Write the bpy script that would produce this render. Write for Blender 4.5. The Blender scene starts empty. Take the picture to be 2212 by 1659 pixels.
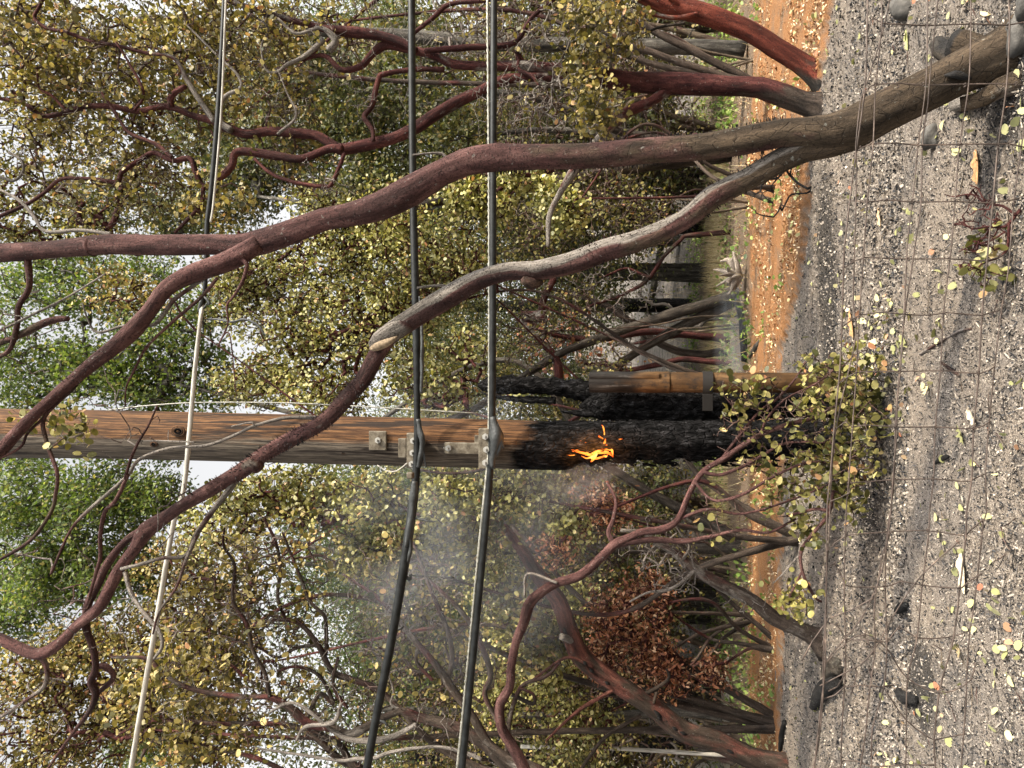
import bpy, math
import numpy as np
from mathutils import Vector, Matrix
R = np.random.default_rng(7)
C = bpy.context.scene.collection
rad = math.radians

# ---------------------------------------------------------------- camera
# phone held on its side: world up points to the left edge of the picture
PITCH, EYE, F = rad(10.8), 1.5, 1597.6          # F in pixels of a 2212 x 1659 view
fw = np.array((0, math.cos(PITCH), math.sin(PITCH)))
up = np.array((0, -math.sin(PITCH), math.cos(PITCH)))
rt = np.array((1.0, 0, 0))
cam_pos = np.array((0, 0, EYE))
cd = bpy.data.cameras.new('camera'); cam = bpy.data.objects.new('camera', cd); C.objects.link(cam)
cd.sensor_width = 36; cd.lens = 26; cd.clip_start = 0.05; cd.clip_end = 2000
M = Matrix(((-up[0], rt[0], -fw[0], 0), (-up[1], rt[1], -fw[1], 0), (-up[2], rt[2], -fw[2], EYE), (0, 0, 0, 1)))
cam.matrix_world = M
sc = bpy.context.scene; sc.camera = cam

# ---------------------------------------------------------------- sky, sun, exposure
SUN_DIR = Vector((0.72, -0.42, 0.72)).normalized()          # towards the sun: right of and behind the camera
elev = math.asin(SUN_DIR.z); azim = math.atan2(SUN_DIR.x, SUN_DIR.y)
w = bpy.data.worlds.new('World'); sc.world = w; w.use_nodes = True
nt = w.node_tree; bg = nt.nodes['Background']
sky = nt.nodes.new('ShaderNodeTexSky'); sky.sky_type = 'NISHITA'; sky.sun_disc = False
sky.sun_elevation = elev; sky.sun_rotation = azim
sky.air_density = 1.0; sky.dust_density = 6.0; sky.ozone_density = 1.0
hs = nt.nodes.new('ShaderNodeHueSaturation'); hs.inputs['Saturation'].default_value = 0.05; hs.inputs['Value'].default_value = 1.7
nt.links.new(sky.outputs[0], hs.inputs['Color']); nt.links.new(hs.outputs[0], bg.inputs[0])
bg.inputs[1].default_value = 0.15
sl = bpy.data.lights.new('sun', 'SUN'); sl.energy = 5.0; sl.angle = rad(2.0); sl.color = (1, 0.88, 0.70)
so = bpy.data.objects.new('sun', sl); C.objects.link(so)
so.rotation_euler = SUN_DIR.to_track_quat('Z', 'Y').to_euler()
sc.view_settings.view_transform = 'Standard'; sc.view_settings.look = 'None'
sc.view_settings.exposure = 0.64; sc.view_settings.gamma = 1
sc.cycles.max_bounces = 6; sc.cycles.volume_bounces = 1
sc.cycles.volume_step_rate = 4; sc.cycles.volume_max_steps = 64

# ---------------------------------------------------------------- ray helpers (view pixel -> point in the place)
def ray(x, y):
    return fw + rt * ((829.5 - y) / F) - up * ((x - 1106) / F)
def P(x, y, Y):
    d = ray(x, y); return cam_pos + d * (Y / d[1])
def terrain(X, Y):
    X = np.asarray(X, float); Y = np.asarray(Y, float)
    z = 0.14 * np.clip(Y - 20, 0, 110) ** 1.0
    z = z + 0.025 * np.sin(X * 1.3 + Y * 0.7) * np.sin(Y * 0.9 + 1) + 0.012 * np.sin(X * 4.1 + 2) * np.sin(Y * 3.7 + X)
    z = z + 0.10 * np.clip((Y - 8) / 10, 0, 1) * np.sin(X * .35 + 1)
    return z
def G(x, y, dz=0.0):
    d = ray(x, y); t = 0.3
    for k in range(4000):
        p = cam_pos + d * t
        if p[2] < terrain(p[0], p[1]) + dz: break
        t += 0.01 + 0.002 * t
    return cam_pos + d * t
def depth(p): return float(np.dot(np.asarray(p) - cam_pos, fw))

# ---------------------------------------------------------------- mesh helpers
class MB:
    def __init__(s): s.V = []; s.L = []; s.S = []; s.A = {'bk': [], 'tone': []}; s.FR = []; s.n = 0; s.nf = 0
    def add(s, V, L, S, bk=None, tone=None, fr=None):
        V = np.asarray(V, float).reshape(-1, 3); L = np.asarray(L, np.int64).ravel(); S = np.asarray(S, np.int64).ravel()
        s.V.append(V); s.L.append(L + s.n); s.S.append(S)
        s.A['bk'].append(V if bk is None else bk)
        s.A['tone'].append(np.zeros((len(V), 3)) if tone is None else np.broadcast_to(np.asarray(tone, float), (len(V), 3)))
        s.FR.append(R.random(len(S)) if fr is None else fr)
        s.n += len(V); s.nf += len(S)
    def build(s, name, mat, parent=None, smooth=True, origin=None):
        V = np.concatenate(s.V); L = np.concatenate(s.L); S = np.concatenate(s.S)
        if parent is not None: V = V - np.array(parent.matrix_world.translation if parent.parent is None else parent.parent.matrix_world.translation)
        o_loc = None
        if parent is None:
            o_loc = V.mean(0) if origin is None else np.asarray(origin); V = V - o_loc
        me = bpy.data.meshes.new(name)
        me.vertices.add(len(V)); me.vertices.foreach_set('co', V.astype(np.float32).ravel())
        me.loops.add(len(L)); me.loops.foreach_set('vertex_index', L.astype(np.int32))
        me.polygons.add(len(S)); st = np.concatenate(([0], np.cumsum(S)[:-1]))
        me.polygons.foreach_set('loop_start', st.astype(np.int32))
        me.polygons.foreach_set('use_smooth', np.full(len(S), smooth, bool))
        a = me.attributes.new('bk', 'FLOAT_VECTOR', 'POINT'); a.data.foreach_set('vector', np.concatenate(s.A['bk']).astype(np.float32).ravel())
        a = me.attributes.new('tone', 'FLOAT_VECTOR', 'POINT'); a.data.foreach_set('vector', np.concatenate(s.A['tone']).astype(np.float32).ravel())
        a = me.attributes.new('rnd', 'FLOAT', 'FACE'); a.data.foreach_set('value', np.concatenate(s.FR).astype(np.float32))
        me.update(calc_edges=True)
        if isinstance(mat, (list, tuple)):
            for m_ in mat: me.materials.append(m_)
        else: me.materials.append(mat)
        o = bpy.data.objects.new(name, me); C.objects.link(o)
        if parent is not None: o.parent = parent
        if o_loc is not None: o.location = o_loc
        return o

def catmull(p, n):
    p = np.asarray(p, float); q = np.vstack([2 * p[0] - p[1], p, 2 * p[-1] - p[-2]])
    out = []
    for i in range(len(p) - 1):
        a, b, c, d = q[i:i + 4]; k = n[i]
        t = np.linspace(0, 1, k, endpoint=False)[:, None]
        out.append(0.5 * (2 * b + (c - a) * t + (2 * a - 5 * b + 4 * c - d) * t ** 2 + (3 * b - 3 * c + d - a) * t ** 3))
    out.append(p[-1:]); return np.vstack(out)

def snoise(x, seed, octv=3):          # cheap smooth 1-d / 2-d noise from sines
    r = np.random.default_rng(seed); v = 0
    for k in range(octv):
        f = r.uniform(.7, 1.6, x.shape[-1]) * 2 ** k; v = v + np.sin((x * f).sum(-1) + r.uniform(0, 6.28)) / 2 ** k
    return v / 1.7

def tube(mb, pts, radii, seg=10, step=None, bump=0.0, tone=None, cap=True, seed=0, side=None):
    """one bent, tapering limb; pts (n,3), radii (n,), tone (n,3)"""
    pts = np.asarray(pts, float); radii = np.asarray(radii, float)
    L = np.linalg.norm(np.diff(pts, axis=0), axis=1)
    st = step or max(0.9 * radii.mean(), 0.02)
    n = np.maximum(1, np.minimum(40, (L / st).astype(int)))
    ext = np.hstack([pts, radii[:, None], np.zeros((len(pts), 3)) if tone is None else np.asarray(tone, float)])
    q = catmull(ext, n); c = q[:, :3]; r = np.maximum(q[:, 3], 0.0005); tn = q[:, 4:]
    t = np.gradient(c, axis=0); t /= np.linalg.norm(t, axis=1)[:, None] + 1e-12
    s = np.concatenate(([0], np.cumsum(np.linalg.norm(np.diff(c, axis=0), axis=1))))
    u = np.cross(t[0], (0.3, 1, 0.2)); u /= np.linalg.norm(u); U = []
    for i in range(len(c)):
        u = u - t[i] * np.dot(u, t[i]); u /= np.linalg.norm(u) + 1e-12; U.append(u)
    U = np.array(U); W = np.cross(t, U)
    th = np.linspace(0, 2 * math.pi, seg, endpoint=False)
    ct, sn = np.cos(th), np.sin(th)
    rr = np.repeat(r[:, None], seg, 1)
    if bump:
        rm = radii.mean() + 1e-6
        X = np.stack(np.broadcast_arrays(ct[None] * 1.6, sn[None] * 1.6, (s / rm * 0.35)[:, None]), -1)
        rr = rr * (1 + bump * snoise(X, seed + 3) + bump * .6 * snoise(X * (1, 1, .25) + 5, seed + 9))
    V = c[:, None] + U[:, None] * (ct[None, :, None] * rr[..., None]) + W[:, None] * (sn[None, :, None] * rr[..., None])
    bk = np.stack(np.broadcast_arrays(ct[None] * r[:, None] + seed * .37, sn[None] * r[:, None], s[:, None]), -1)
    tnv = np.repeat(tn, seg, 0)
    if side is not None:
        dd = (V - c[:, None]).reshape(-1, 3); dd /= np.linalg.norm(dd, axis=1)[:, None] + 1e-9
        tnv = tnv.copy(); tnv[:, 0] += side[3] * (dd @ (np.array(side[:3]) / np.linalg.norm(side[:3])) - side[4])
    m = len(c); i = np.arange(m - 1)[:, None] * seg; j = np.arange(seg)[None]; j2 = (j + 1) % seg
    Q = np.stack([i + j, i + j2, i + seg + j2, i + seg + j], -1).reshape(-1)
    Ln = [Q]; S = [np.full((m - 1) * seg, 4)]
    if cap:
        Ln += [np.arange(seg)[::-1], (m - 1) * seg + np.arange(seg)]; S += [[seg], [seg]]
    mb.add(V, np.concatenate(Ln), np.concatenate(S), bk.reshape(-1, 3), tnv)
    return c, r

def path(s, Y0, Y1=None, Ys=None):
    a = np.array([[float(v) for v in q.split(',')] for q in s.split()])
    if Ys is None:
        d = np.concatenate(([0], np.cumsum(np.linalg.norm(np.diff(a[:, :2], axis=0), axis=1)))); d /= d[-1]
        Ys = Y0 + (((Y1 if Y1 is not None else Y0) - Y0) * d)
    pts = np.array([P(x, y, Y) for (x, y), Y in zip(a[:, :2], Ys)])
    r = np.array([w_ / 2 * depth(p) / F for w_, p in zip(a[:, 2] if a.shape[1] > 2 else np.full(len(a), 4), pts)])
    return pts, r

def prisms(mb, P0, P1, r0, r1, k=4, tone=None):
    """many straight twig pieces at once"""
    P0, P1 = np.asarray(P0), np.asarray(P1); N = len(P0)
    if N == 0: return
    t = P1 - P0; ln = np.linalg.norm(t, axis=1)[:, None] + 1e-9; t = t / ln
    P1 = P1 + t * (np.asarray(r1)[:, None] * .5)
    a = np.where(np.abs(t[:, 2:3]) < .9, [[0, 0, 1.0]], [[1.0, 0, 0]]); u = np.cross(t, a); u /= np.linalg.norm(u, axis=1)[:, None]; v = np.cross(t, u)
    th = np.linspace(0, 2 * math.pi, k, endpoint=False)
    o = u[:, None] * np.cos(th)[None, :, None] + v[:, None] * np.sin(th)[None, :, None]
    V = np.concatenate([P0[:, None] + o * np.asarray(r0)[:, None, None], P1[:, None] + o * np.asarray(r1)[:, None, None]], 1)
    j = np.arange(k); q = np.stack([j, (j + 1) % k, k + (j + 1) % k, k + j], -1).reshape(-1)
    L = (np.arange(N)[:, None] * 2 * k + q[None]).reshape(-1)
    tn = None
    if tone is not None: tn = np.repeat(np.asarray(tone), 2 * k, 0) if np.ndim(tone) == 2 else tone
    mb.add(V.reshape(-1, 3), L, np.full(N * k, 4), None, tn)

ROUND = np.array([(-.5, 0), (-.3, .3), (.08, .36), (.38, .22), (.5, 0), (.38, -.22), (.08, -.36), (-.3, -.3)])
OAK = np.array([(-.5, 0), (-.3, .12), (-.22, .3), (-.1, .13), (.05, .38), (.14, .15), (.34, .26), (.36, .08), (.52, 0),
                (.36, -.08), (.34, -.26), (.14, -.15), (.05, -.38), (-.1, -.13), (-.22, -.3), (-.3, -.12)])
DIAM = np.array([(-.5, 0), (-.1, .28), (.35, .2), (.5, 0), (.3, -.22), (-.12, -.28)])
CURL = np.array([(-.5, 0), (-.1, .14), (.35, .12), (.5, 0), (.3, -.12), (-.12, -.14)])
def leaves(mb, pos, size, shape=ROUND, upb=0.35, cup=0.12, jit=.3, flat=None, face=None, tone=None):
    pos = np.asarray(pos); N = len(pos); k = len(shape)
    if N == 0: return
    n = R.normal(size=(N, 3)); n /= np.linalg.norm(n, axis=1)[:, None]
    n[:, 2] += upb
    if face is not None: n = n + np.asarray(face)
    if flat is not None: n = n * (flat, flat, 1) + (0, 0, 1e-3)
    n /= np.linalg.norm(n, axis=1)[:, None]
    a = R.normal(size=(N, 3)); u = np.cross(n, a); u /= np.linalg.norm(u, axis=1)[:, None]; v = np.cross(n, u)
    s = size * (1 + jit * (R.random(N) * 2 - 1))
    sx = shape[:, 0]; sy = shape[:, 1]
    z = cup * (sy ** 2 * 6 - .2) + cup * .8 * (sx ** 2) * R.choice([-1, 1.5], N)[:, None]
    V = pos[:, None] + s[:, None, None] * (u[:, None] * sx[None, :, None] + v[:, None] * sy[None, :, None] * R.uniform(.8, 1.15, N)[:, None, None] + n[:, None] * z[..., None])
    mb.add(V.reshape(-1, 3), np.arange(N * k), np.full(N, k), None, tone)

# ---------------------------------------------------------------- growth of twigs towards points of the crown
def grow(start, tips, step=.16, wob=.3, rtip=.0035, p=.42, rmax=None, seed=1, up_pull=0.0):
    """start: (n,3) points on existing wood. Returns P0,P1,r0,r1 and tip nodes"""
    rg = np.random.default_rng(seed)
    pos = np.zeros((len(start) + len(tips) * 60, 3)); par = np.full(len(pos), -1); n = len(start); pos[:n] = start; n0 = n
    par[1:n] = -1
    d0 = np.array([np.min(np.linalg.norm(start - t, axis=1)) for t in tips])
    tipn = []; chain = []
    for ti in np.argsort(d0 + rg.random(len(d0)) * .3):
        t = tips[ti]; dd = np.linalg.norm(pos[:n] - t, axis=1)
        # favour nodes that lie below the tip
        dd = dd + .35 * np.clip(pos[:n, 2] - t[2], 0, None) * up_pull
        q = int(np.argmin(dd)); a = pos[q].copy(); D = np.linalg.norm(t - a)
        k = int(min(55, max(2, round(D / step)))); w1 = rg.normal(size=3) * wob * D * .5; w2 = rg.normal(size=3) * wob * D * .35
        s = np.arange(1, k + 1)[:, None] / k
        c = a + (t - a) * s + w1 * np.sin(s * math.pi) + w2 * np.sin(s * 2 * math.pi) + rg.normal(size=(k, 3)) * wob * step * .35 * (s < 1)
        if n + k > len(pos): break
        pos[n:n + k] = c; par[n] = q; par[n + 1:n + k] = np.arange(n, n + k - 1)
        chain.append(np.arange(max(n, n + k - 3), n + k)); tipn.append(n + k - 1); n += k
    cnt = np.zeros(n)
    for i in tipn: cnt[i] += 1
    for i in range(n - 1, n0 - 1, -1):
        if par[i] >= 0: cnt[par[i]] += cnt[i]
    idx = np.arange(n0, n); r = rtip * np.maximum(cnt, 1) ** p
    if rmax: r = np.minimum(r, rmax)
    pr = par[idx]; r0 = np.where(pr >= n0, r[np.maximum(pr, 0)], r[idx] * 1.2)
    r0 = np.minimum(r0, r[idx] * 1.5)
    return pos[pr], pos[idx], r0, r[idx], pos[:n], np.array(tipn), np.concatenate(chain)

def ellips(n, c, r, shell=.35, seed=None):
    d = R.normal(size=(n, 3)); d /= np.linalg.norm(d, axis=1)[:, None]
    rr = (shell + (1 - shell) * R.random(n) ** .6)[:, None]
    return np.asarray(c) + d * rr * np.asarray(r)
def blob(x, y, Y, rx, ry, rY):
    """crown lobe seen at (x, y) with half sizes in view pixels (rx is world height) and metres in depth"""
    c = P(x, y, Y); k = depth(c) / F
    return c, (ry * k, rY, rx * k)

# ---------------------------------------------------------------- materials
def mat(name):
    m = bpy.data.materials.new(name); m.use_nodes = True; t = m.node_tree; t.nodes.clear()
    o = t.nodes.new('ShaderNodeOutputMaterial')
    return m, t, o
def nd(t, kind, ins=None, **kw):
    n = t.nodes.new('ShaderNode' + kind)
    for k, v in kw.items(): setattr(n, k, v)
    for k, v in (ins or {}).items():
        s = n.inputs[k]
        if isinstance(v, bpy.types.NodeSocket): t.links.new(v, s)
        else: s.default_value = v
    return n
def att(t, name): return nd(t, 'Attribute', attribute_name=name)
def noise(t, vec, scale, detail=4, rough=.6, sc3=None):
    if sc3: vec = nd(t, 'VectorMath', {0: vec, 1: sc3}, operation='MULTIPLY').outputs[0]
    return nd(t, 'TexNoise', {'Vector': vec, 'Scale': scale, 'Detail': detail, 'Roughness': rough}).outputs['Fac']
def ramp(t, f, stops):
    n = nd(t, 'ValToRGB', {'Fac': f}); e = n.color_ramp.elements
    while len(e) < len(stops): e.new(.5)
    for a, (p_, c) in zip(e, stops): a.position = p_; a.color = (c[0], c[1], c[2], 1) if not isinstance(c, (int, float)) else (c, c, c, 1)
    return n.outputs['Color']
def mix(t, f, a, b, mode='MIX'):
    n = nd(t, 'Mix', data_type='RGBA', blend_type=mode)
    for s, v in ((n.inputs[0], f), (n.inputs[6], a), (n.inputs[7], b)):
        if isinstance(v, bpy.types.NodeSocket): t.links.new(v, s)
        elif s.type == 'RGBA' and not isinstance(v, (int, float)): s.default_value = (*v, 1)
        else: s.default_value = v
    return n.outputs[2]
def mth(t, op, a, b=None, c=None, clamp=False):
    ins = {0: a}
    if b is not None: ins[1] = b
    if c is not None: ins[2] = c
    return nd(t, 'Math', ins, operation=op, use_clamp=clamp).outputs[0]
def bsdf(t, o, col, rough=.8, bump=None, bs=.4, bd=.01, metal=0, spec=.3):
    ins = {'Base Color': col if isinstance(col, bpy.types.NodeSocket) else (*col, 1), 'Roughness': rough, 'Metallic': metal, 'Specular IOR Level': spec}
    if bump is not None: ins['Normal'] = nd(t, 'Bump', {'Strength': bs, 'Distance': bd, 'Height': bump}).outputs[0]
    b = nd(t, 'BsdfPrincipled', ins); t.links.new(b.outputs[0], o.inputs[0]); return b

def bark(name, dark, mid, light, brown=(.13, .10, .07), dead=(.21, .185, .16), bump=.7, patch=.5):
    m, t, o = mat(name); bk = att(t, 'bk').outputs['Vector']; tone = att(t, 'tone').outputs['Vector']
    sp = nd(t, 'SeparateXYZ', {0: tone})
    n1 = noise(t, bk, 22, 6, .65, (1, 1, .22)); n2 = noise(t, bk, 6, 3, .6, (1, 1, .5)); n3 = noise(t, bk, 90, 4, .7, (1, 1, .10))
    c = ramp(t, n1, [(.28, dark), (.5, mid), (.74, light)])
    c = mix(t, mth(t, 'MULTIPLY', ramp(t, n2, [(.5, 0), (.66, 1)]), patch), c, tuple(v * .35 for v in mid))
    # long fine grain in the dead grey wood
    dw = ramp(t, n3, [(.3, tuple(v * .28 for v in dead)), (.47, tuple(v * .8 for v in dead)), (.7, tuple(v * 1.25 for v in dead))])
    br = ramp(t, n1, [(.3, tuple(v * .35 for v in brown)), (.52, brown), (.75, tuple(v * 1.8 for v in brown))])
    fb = mth(t, 'SMOOTHSTEP' if False else 'MULTIPLY_ADD', mth(t, 'SUBTRACT', mth(t, 'ADD', sp.outputs[1], mth(t, 'MULTIPLY', mth(t, 'SUBTRACT', n2, .5), 1.6)), .5), 4.0, .5, clamp=True)
    c = mix(t, fb, c, br)
    fd = mth(t, 'MULTIPLY_ADD', mth(t, 'SUBTRACT', mth(t, 'ADD', sp.outputs[0], mth(t, 'MULTIPLY', mth(t, 'SUBTRACT', n2, .5), 1.2)), .5), 7.0, .5, clamp=True)
    c = mix(t, fd, c, dw)
    lich = ramp(t, noise(t, bk, 45, 3, .6), [(.66, 0), (.70, 1)])
    c = mix(t, mth(t, 'MULTIPLY', lich, .35), c, (.33, .34, .30))
    ch = mth(t, 'MULTIPLY_ADD', mth(t, 'SUBTRACT', mth(t, 'ADD', sp.outputs[2], mth(t, 'MULTIPLY', mth(t, 'SUBTRACT', n2, .5), 1.2)), .5), 5.0, .5, clamp=True)
    c = mix(t, ch, c, ramp(t, n1, [(.3, (.008, .008, .008)), (.75, (.04, .037, .035))]))
    n4 = noise(t, bk, 9, 5, .6, (1, 1, .12))
    c = mix(t, 1.0, c, ramp(t, n4, [(.36, .42), (.5, 1.0), (.66, 1.3)]), 'MULTIPLY')
    sc_ = nd(t, 'TexVoronoi', {'Vector': nd(t, 'VectorMath', {0: bk, 1: (1, 1, .45)}, operation='MULTIPLY').outputs[0], 'Scale': 30.0}, feature='DISTANCE_TO_EDGE').outputs[0]
    flk = mth(t, 'MULTIPLY', ramp(t, sc_, [(.0, 1), (.035, 0)]), fb)
    c = mix(t, mth(t, 'MULTIPLY', flk, .6), c, (.012, .009, .007))
    n5 = noise(t, bk, 130, 4, .75, (1, 1, .6))
    c = mix(t, 1.0, c, ramp(t, n5, [(.34, .35), (.46, .95), (.6, 1.0), (.72, 1.55)]), 'MULTIPLY')
    spk = mth(t, 'MULTIPLY', ramp(t, noise(t, bk, 70, 2, .5, (1, 1, 1.6)), [(.60, 0), (.66, 1)]), mth(t, 'SUBTRACT', 1.0, fb, clamp=True))
    c = mix(t, mth(t, 'MULTIPLY', spk, .65), c, tuple(v * .5 for v in dark))
    h = mth(t, 'ADD', mth(t, 'ADD', mth(t, 'ADD', n1, mth(t, 'ADD', n5, spk)), mth(t, 'MULTIPLY', n4, 1.2)), mth(t, 'SUBTRACT', mth(t, 'MULTIPLY', n3, .5), mth(t, 'MULTIPLY', flk, .7)))
    bsdf(t, o, c, .85, h, bump, .02, spec=.15); return m
def leafmat(name, stops, trans=.24, rough=.5):
    m, t, o = mat(name); r = att(t, 'rnd').outputs['Fac']
    c = ramp(t, r, stops)
    pos = nd(t, 'NewGeometry').outputs['Position']
    c = mix(t, 1.0, c, ramp(t, noise(t, pos, 1.1, 2), [(.32, .5), (.5, .9), (.68, 1.3)]), 'MULTIPLY')
    b = nd(t, 'BsdfPrincipled', {'Base Color': c, 'Roughness': rough, 'Specular IOR Level': .35})
    tr = nd(t, 'BsdfTranslucent', {'Color': mix(t, 1.0, c, (1.05, 1.1, .55), 'MULTIPLY')})
    ms = nd(t, 'MixShader', {0: trans, 1: b.outputs[0], 2: tr.outputs[0]}); t.links.new(ms.outputs[0], o.inputs[0]); return m

m_bark_pink = bark('manzanita_bark_dusky', (.020, .009, .008), (.075, .035, .031), (.17, .092, .080), brown=(.060, .043, .028))
m_bark_red = bark('manzanita_bark_red', (.03, .009, .007), (.13, .031, .019), (.23, .068, .042), brown=(.045, .036, .028), patch=.35)
m_bark_wine = bark('manzanita_bark_wine', (.014, .006, .006), (.060, .019, .017), (.14, .052, .042), brown=(.06, .045, .035))
m_bark_red2 = bark('manzanita_bark_brick', (.025, .010, .008), (.105, .040, .030), (.20, .085, .062), brown=(.05, .036, .027))
m_bark_grey = bark('oak_bark_grey', (.02, .018, .016), (.085, .078, .066), (.19, .175, .15), brown=(.06, .05, .04), bump=.8)
m_bark_dark = bark('scorched_bark', (.005, .005, .005), (.018, .017, .017), (.05, .047, .044), brown=(.03, .025, .02), bump=.8)
m_twig = bark('twig_bark', (.025, .016, .014), (.08, .045, .036), (.20, .15, .13), dead=(.24, .21, .185))
m_leaf_olive = leafmat('leaf_olive', [(0, (.045, .05, .014)), (.35, (.125, .118, .03)), (.7, (.25, .22, .065)), (.92, (.46, .40, .16)), (1, (.36, .16, .08))])
m_leaf_bright = leafmat('leaf_yellow_olive', [(0, (.06, .065, .016)), (.4, (.18, .175, .045)), (.75, (.40, .36, .12)), (.95, (.55, .52, .27)), (1, (.45, .22, .10))])
m_leaf_gold = leafmat('leaf_gold', [(0, (.045, .045, .012)), (.4, (.14, .115, .03)), (.75, (.30, .235, .07)), (.93, (.52, .42, .17)), (1, (.42, .2, .1))])
m_leaf_oak = leafmat('leaf_oak_green', [(0, (.03, .055, .015)), (.5, (.08, .115, .034)), (.85, (.16, .20, .065)), (1, (.28, .24, .09))], .4)
m_leaf_oak2 = leafmat('leaf_oak_light', [(0, (.05, .085, .018)), (.5, (.12, .17, .04)), (.85, (.23, .28, .08)), (1, (.36, .30, .10))], .45)
m_leaf_sage = leafmat('leaf_oak_sage', [(0, (.045, .055, .02)), (.45, (.10, .115, .04)), (.8, (.19, .19, .075)), (1, (.34, .25, .10))], .3)
m_leaf_rust = leafmat('leaf_rust', [(0, (.10, .032, .016)), (.45, (.26, .095, .045)), (.8, (.44, .20, .10)), (1, (.56, .40, .25))], .2)
m_leaf_herb = leafmat('leaf_herb', [(0, (.08, .15, .025)), (.5, (.19, .29, .06)), (.85, (.34, .42, .12)), (1, (.42, .38, .16))], .3)
m_straw = leafmat('straw', [(0, (.22, .16, .07)), (.5, (.36, .28, .14)), (1, (.5, .43, .26))], .2)
m_litter = leafmat('fallen_leaf', [(0, (.22, .22, .09)), (.45, (.40, .40, .18)), (.8, (.54, .49, .26)), (.9, (.5, .30, .18)), (1, (.42, .13, .07))], .1, .6)

# ---------------------------------------------------------------- things and tags
def tag(o, label=None, cat=None, group=None, kind=None):
    if label: o['label'] = label
    if cat: o['category'] = cat
    if group: o['group'] = group
    if kind: o['kind'] = kind
    return o
def thing(name, loc, label, cat, group=None):
    o = bpy.data.objects.new(name, None); C.objects.link(o); o.location = loc; o.empty_display_size = .2
    bpy.context.view_layer.update()
    return tag(o, label, cat, group)
def limbs(mb, specs, seg=10, bump=.06, out=None):
    """specs: (path text, Y0, Y1, tone0, tone1)"""
    nodes = []
    for k, sp in enumerate(specs):
        pts, r = path(sp[0], sp[1], sp[2]); n = len(pts)
        t0 = np.array(sp[3] if len(sp) > 3 else (0, 0, 0), float); t1 = np.array(sp[4] if len(sp) > 4 else t0, float)
        tn = t0 + (t1 - t0) * np.linspace(0, 1, n)[:, None]
        sg = seg if r.max() > .03 else (7 if r.max() > .012 else 5)
        c, rr = tube(mb, pts, r, sg, tone=tn, bump=bump, seed=k * 7 + int(abs(pts[0, 0]) * 10) % 50, side=sp[5] if len(sp) > 5 else None)
        nodes.append(c[::max(1, int(.12 / max(np.linalg.norm(np.diff(c, axis=0), axis=1).mean(), .005)))])
    return nodes

# ================================================================= GROUND
border = np.array([G(x, y)[:2] for x, y in [(1830, -150), (1805, 0), (1785, 100), (1771, 200), (1760, 300), (1751, 366), (1748, 500), (1741, 553), (1721, 636), (1708, 686), (1691, 770), (1690, 900), (1691, 1106), (1691, 1400), (1688, 1540), (1695, 1659), (1700, 1800)]])
border = border[np.argsort(border[:, 0])]
border2 = np.array([G(x, y)[:2] for x, y in [(1650, -100), (1640, 60), (1632, 200), (1618, 360), (1626, 553), (1630, 700), (1628, 900), (1624, 1200), (1622, 1400), (1628, 1659)]])
border2 = border2[np.argsort(border2[:, 0])]
def bY(X, b, s): return np.interp(X, b[:, 0], b[:, 1]) + .05 * np.sin(X * 41 + s) * np.sin(X * 23) + .12 * np.sin(X * 5 + s) * np.sin(X * 1.9) + .05 * np.sin(X * 17)
def sheet():
    xs = np.unique(np.round(np.concatenate([np.linspace(-5.5, 5, 230), -5.5 - np.geomspace(.05, 300, 60), 5 + np.geomspace(.05, 300, 60)]), 4))
    ys = np.unique(np.round(np.concatenate([-np.geomspace(.3, 60, 20), np.linspace(0, 2, 12), np.linspace(2.1, 12, 240), 12 + np.geomspace(.05, 500, 120)]), 4))
    X, Y = np.meshgrid(xs, ys); Z = terrain(X, Y)
    rg = np.random.default_rng(5)
    near = (Y > 2) & (Y < 12) & (abs(X) < 5.6)
    Z = Z + near * (rg.normal(size=X.shape) * .004)
    d1 = Y - bY(X, border, 0)                           # unburnt duff stands a little proud of the ash
    Z = Z + .045 * np.clip(d1 / .08, 0, 1)
    V = np.stack([X, Y, Z], -1).reshape(-1, 3); nx = len(xs); ny = len(ys)
    i, j = np.meshgrid(np.arange(ny - 1), np.arange(nx - 1), indexing='ij'); b = (i * nx + j).ravel()
    L = np.stack([b, b + 1, b + nx + 1, b + nx], -1)
    ash = np.clip(-(d1 + rg.normal(size=X.shape) * .05) / .10 + .5, 0, 1); duff = np.clip((bY(X, border2, 2) - Y) / .5 + .5, 0, 1)
    far = np.clip((Y - 19) / 4, 0, 1)
    mb = MB(); mb.add(V, L.ravel(), np.full(len(b), 4), None, np.stack([ash, duff, far], -1).reshape(-1, 3))
    return mb
char_shade_spots = [(tuple(G(1870, 1040)[:2]), (.55, .45)), (tuple(G(1885, 860)[:2]), (.6, .3)), (tuple(G(1830, 960)[:2]), (.6, .5)), (tuple(G(2190, 180)[:2]), (.3, .25)), (tuple(G(1790, 620)[:2]), (1.3, .45)), (tuple(G(1990, 1480)[:2]), (.35, .3))]  # char patches; those under the fallen crown also paint in its shadow
m_ground, t, o = mat('burnt_ground')
pos = nd(t, 'NewGeometry').outputs['Position']; sp = nd(t, 'SeparateXYZ', {0: att(t, 'tone').outputs['Vector']})
v1 = nd(t, 'TexVoronoi', {'Vector': nd(t, 'VectorMath', {0: pos, 1: nd(t, 'TexNoise', {'Vector': pos, 'Scale': 30.0}).outputs['Color']}, operation='ADD').outputs[0], 'Scale': 38.0, 'Randomness': 1.0})
chip = nd(t, 'SeparateColor', {0: v1.outputs['Color']}).outputs[0]
fine = noise(t, pos, 160, 6, .75); big = noise(t, pos, .9, 4, .6); med = noise(t, pos, 7, 4, .65)
k_ = mth(t, 'ADD', mth(t, 'MULTIPLY', fine, .86), mth(t, 'MULTIPLY', chip, .14))
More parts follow.
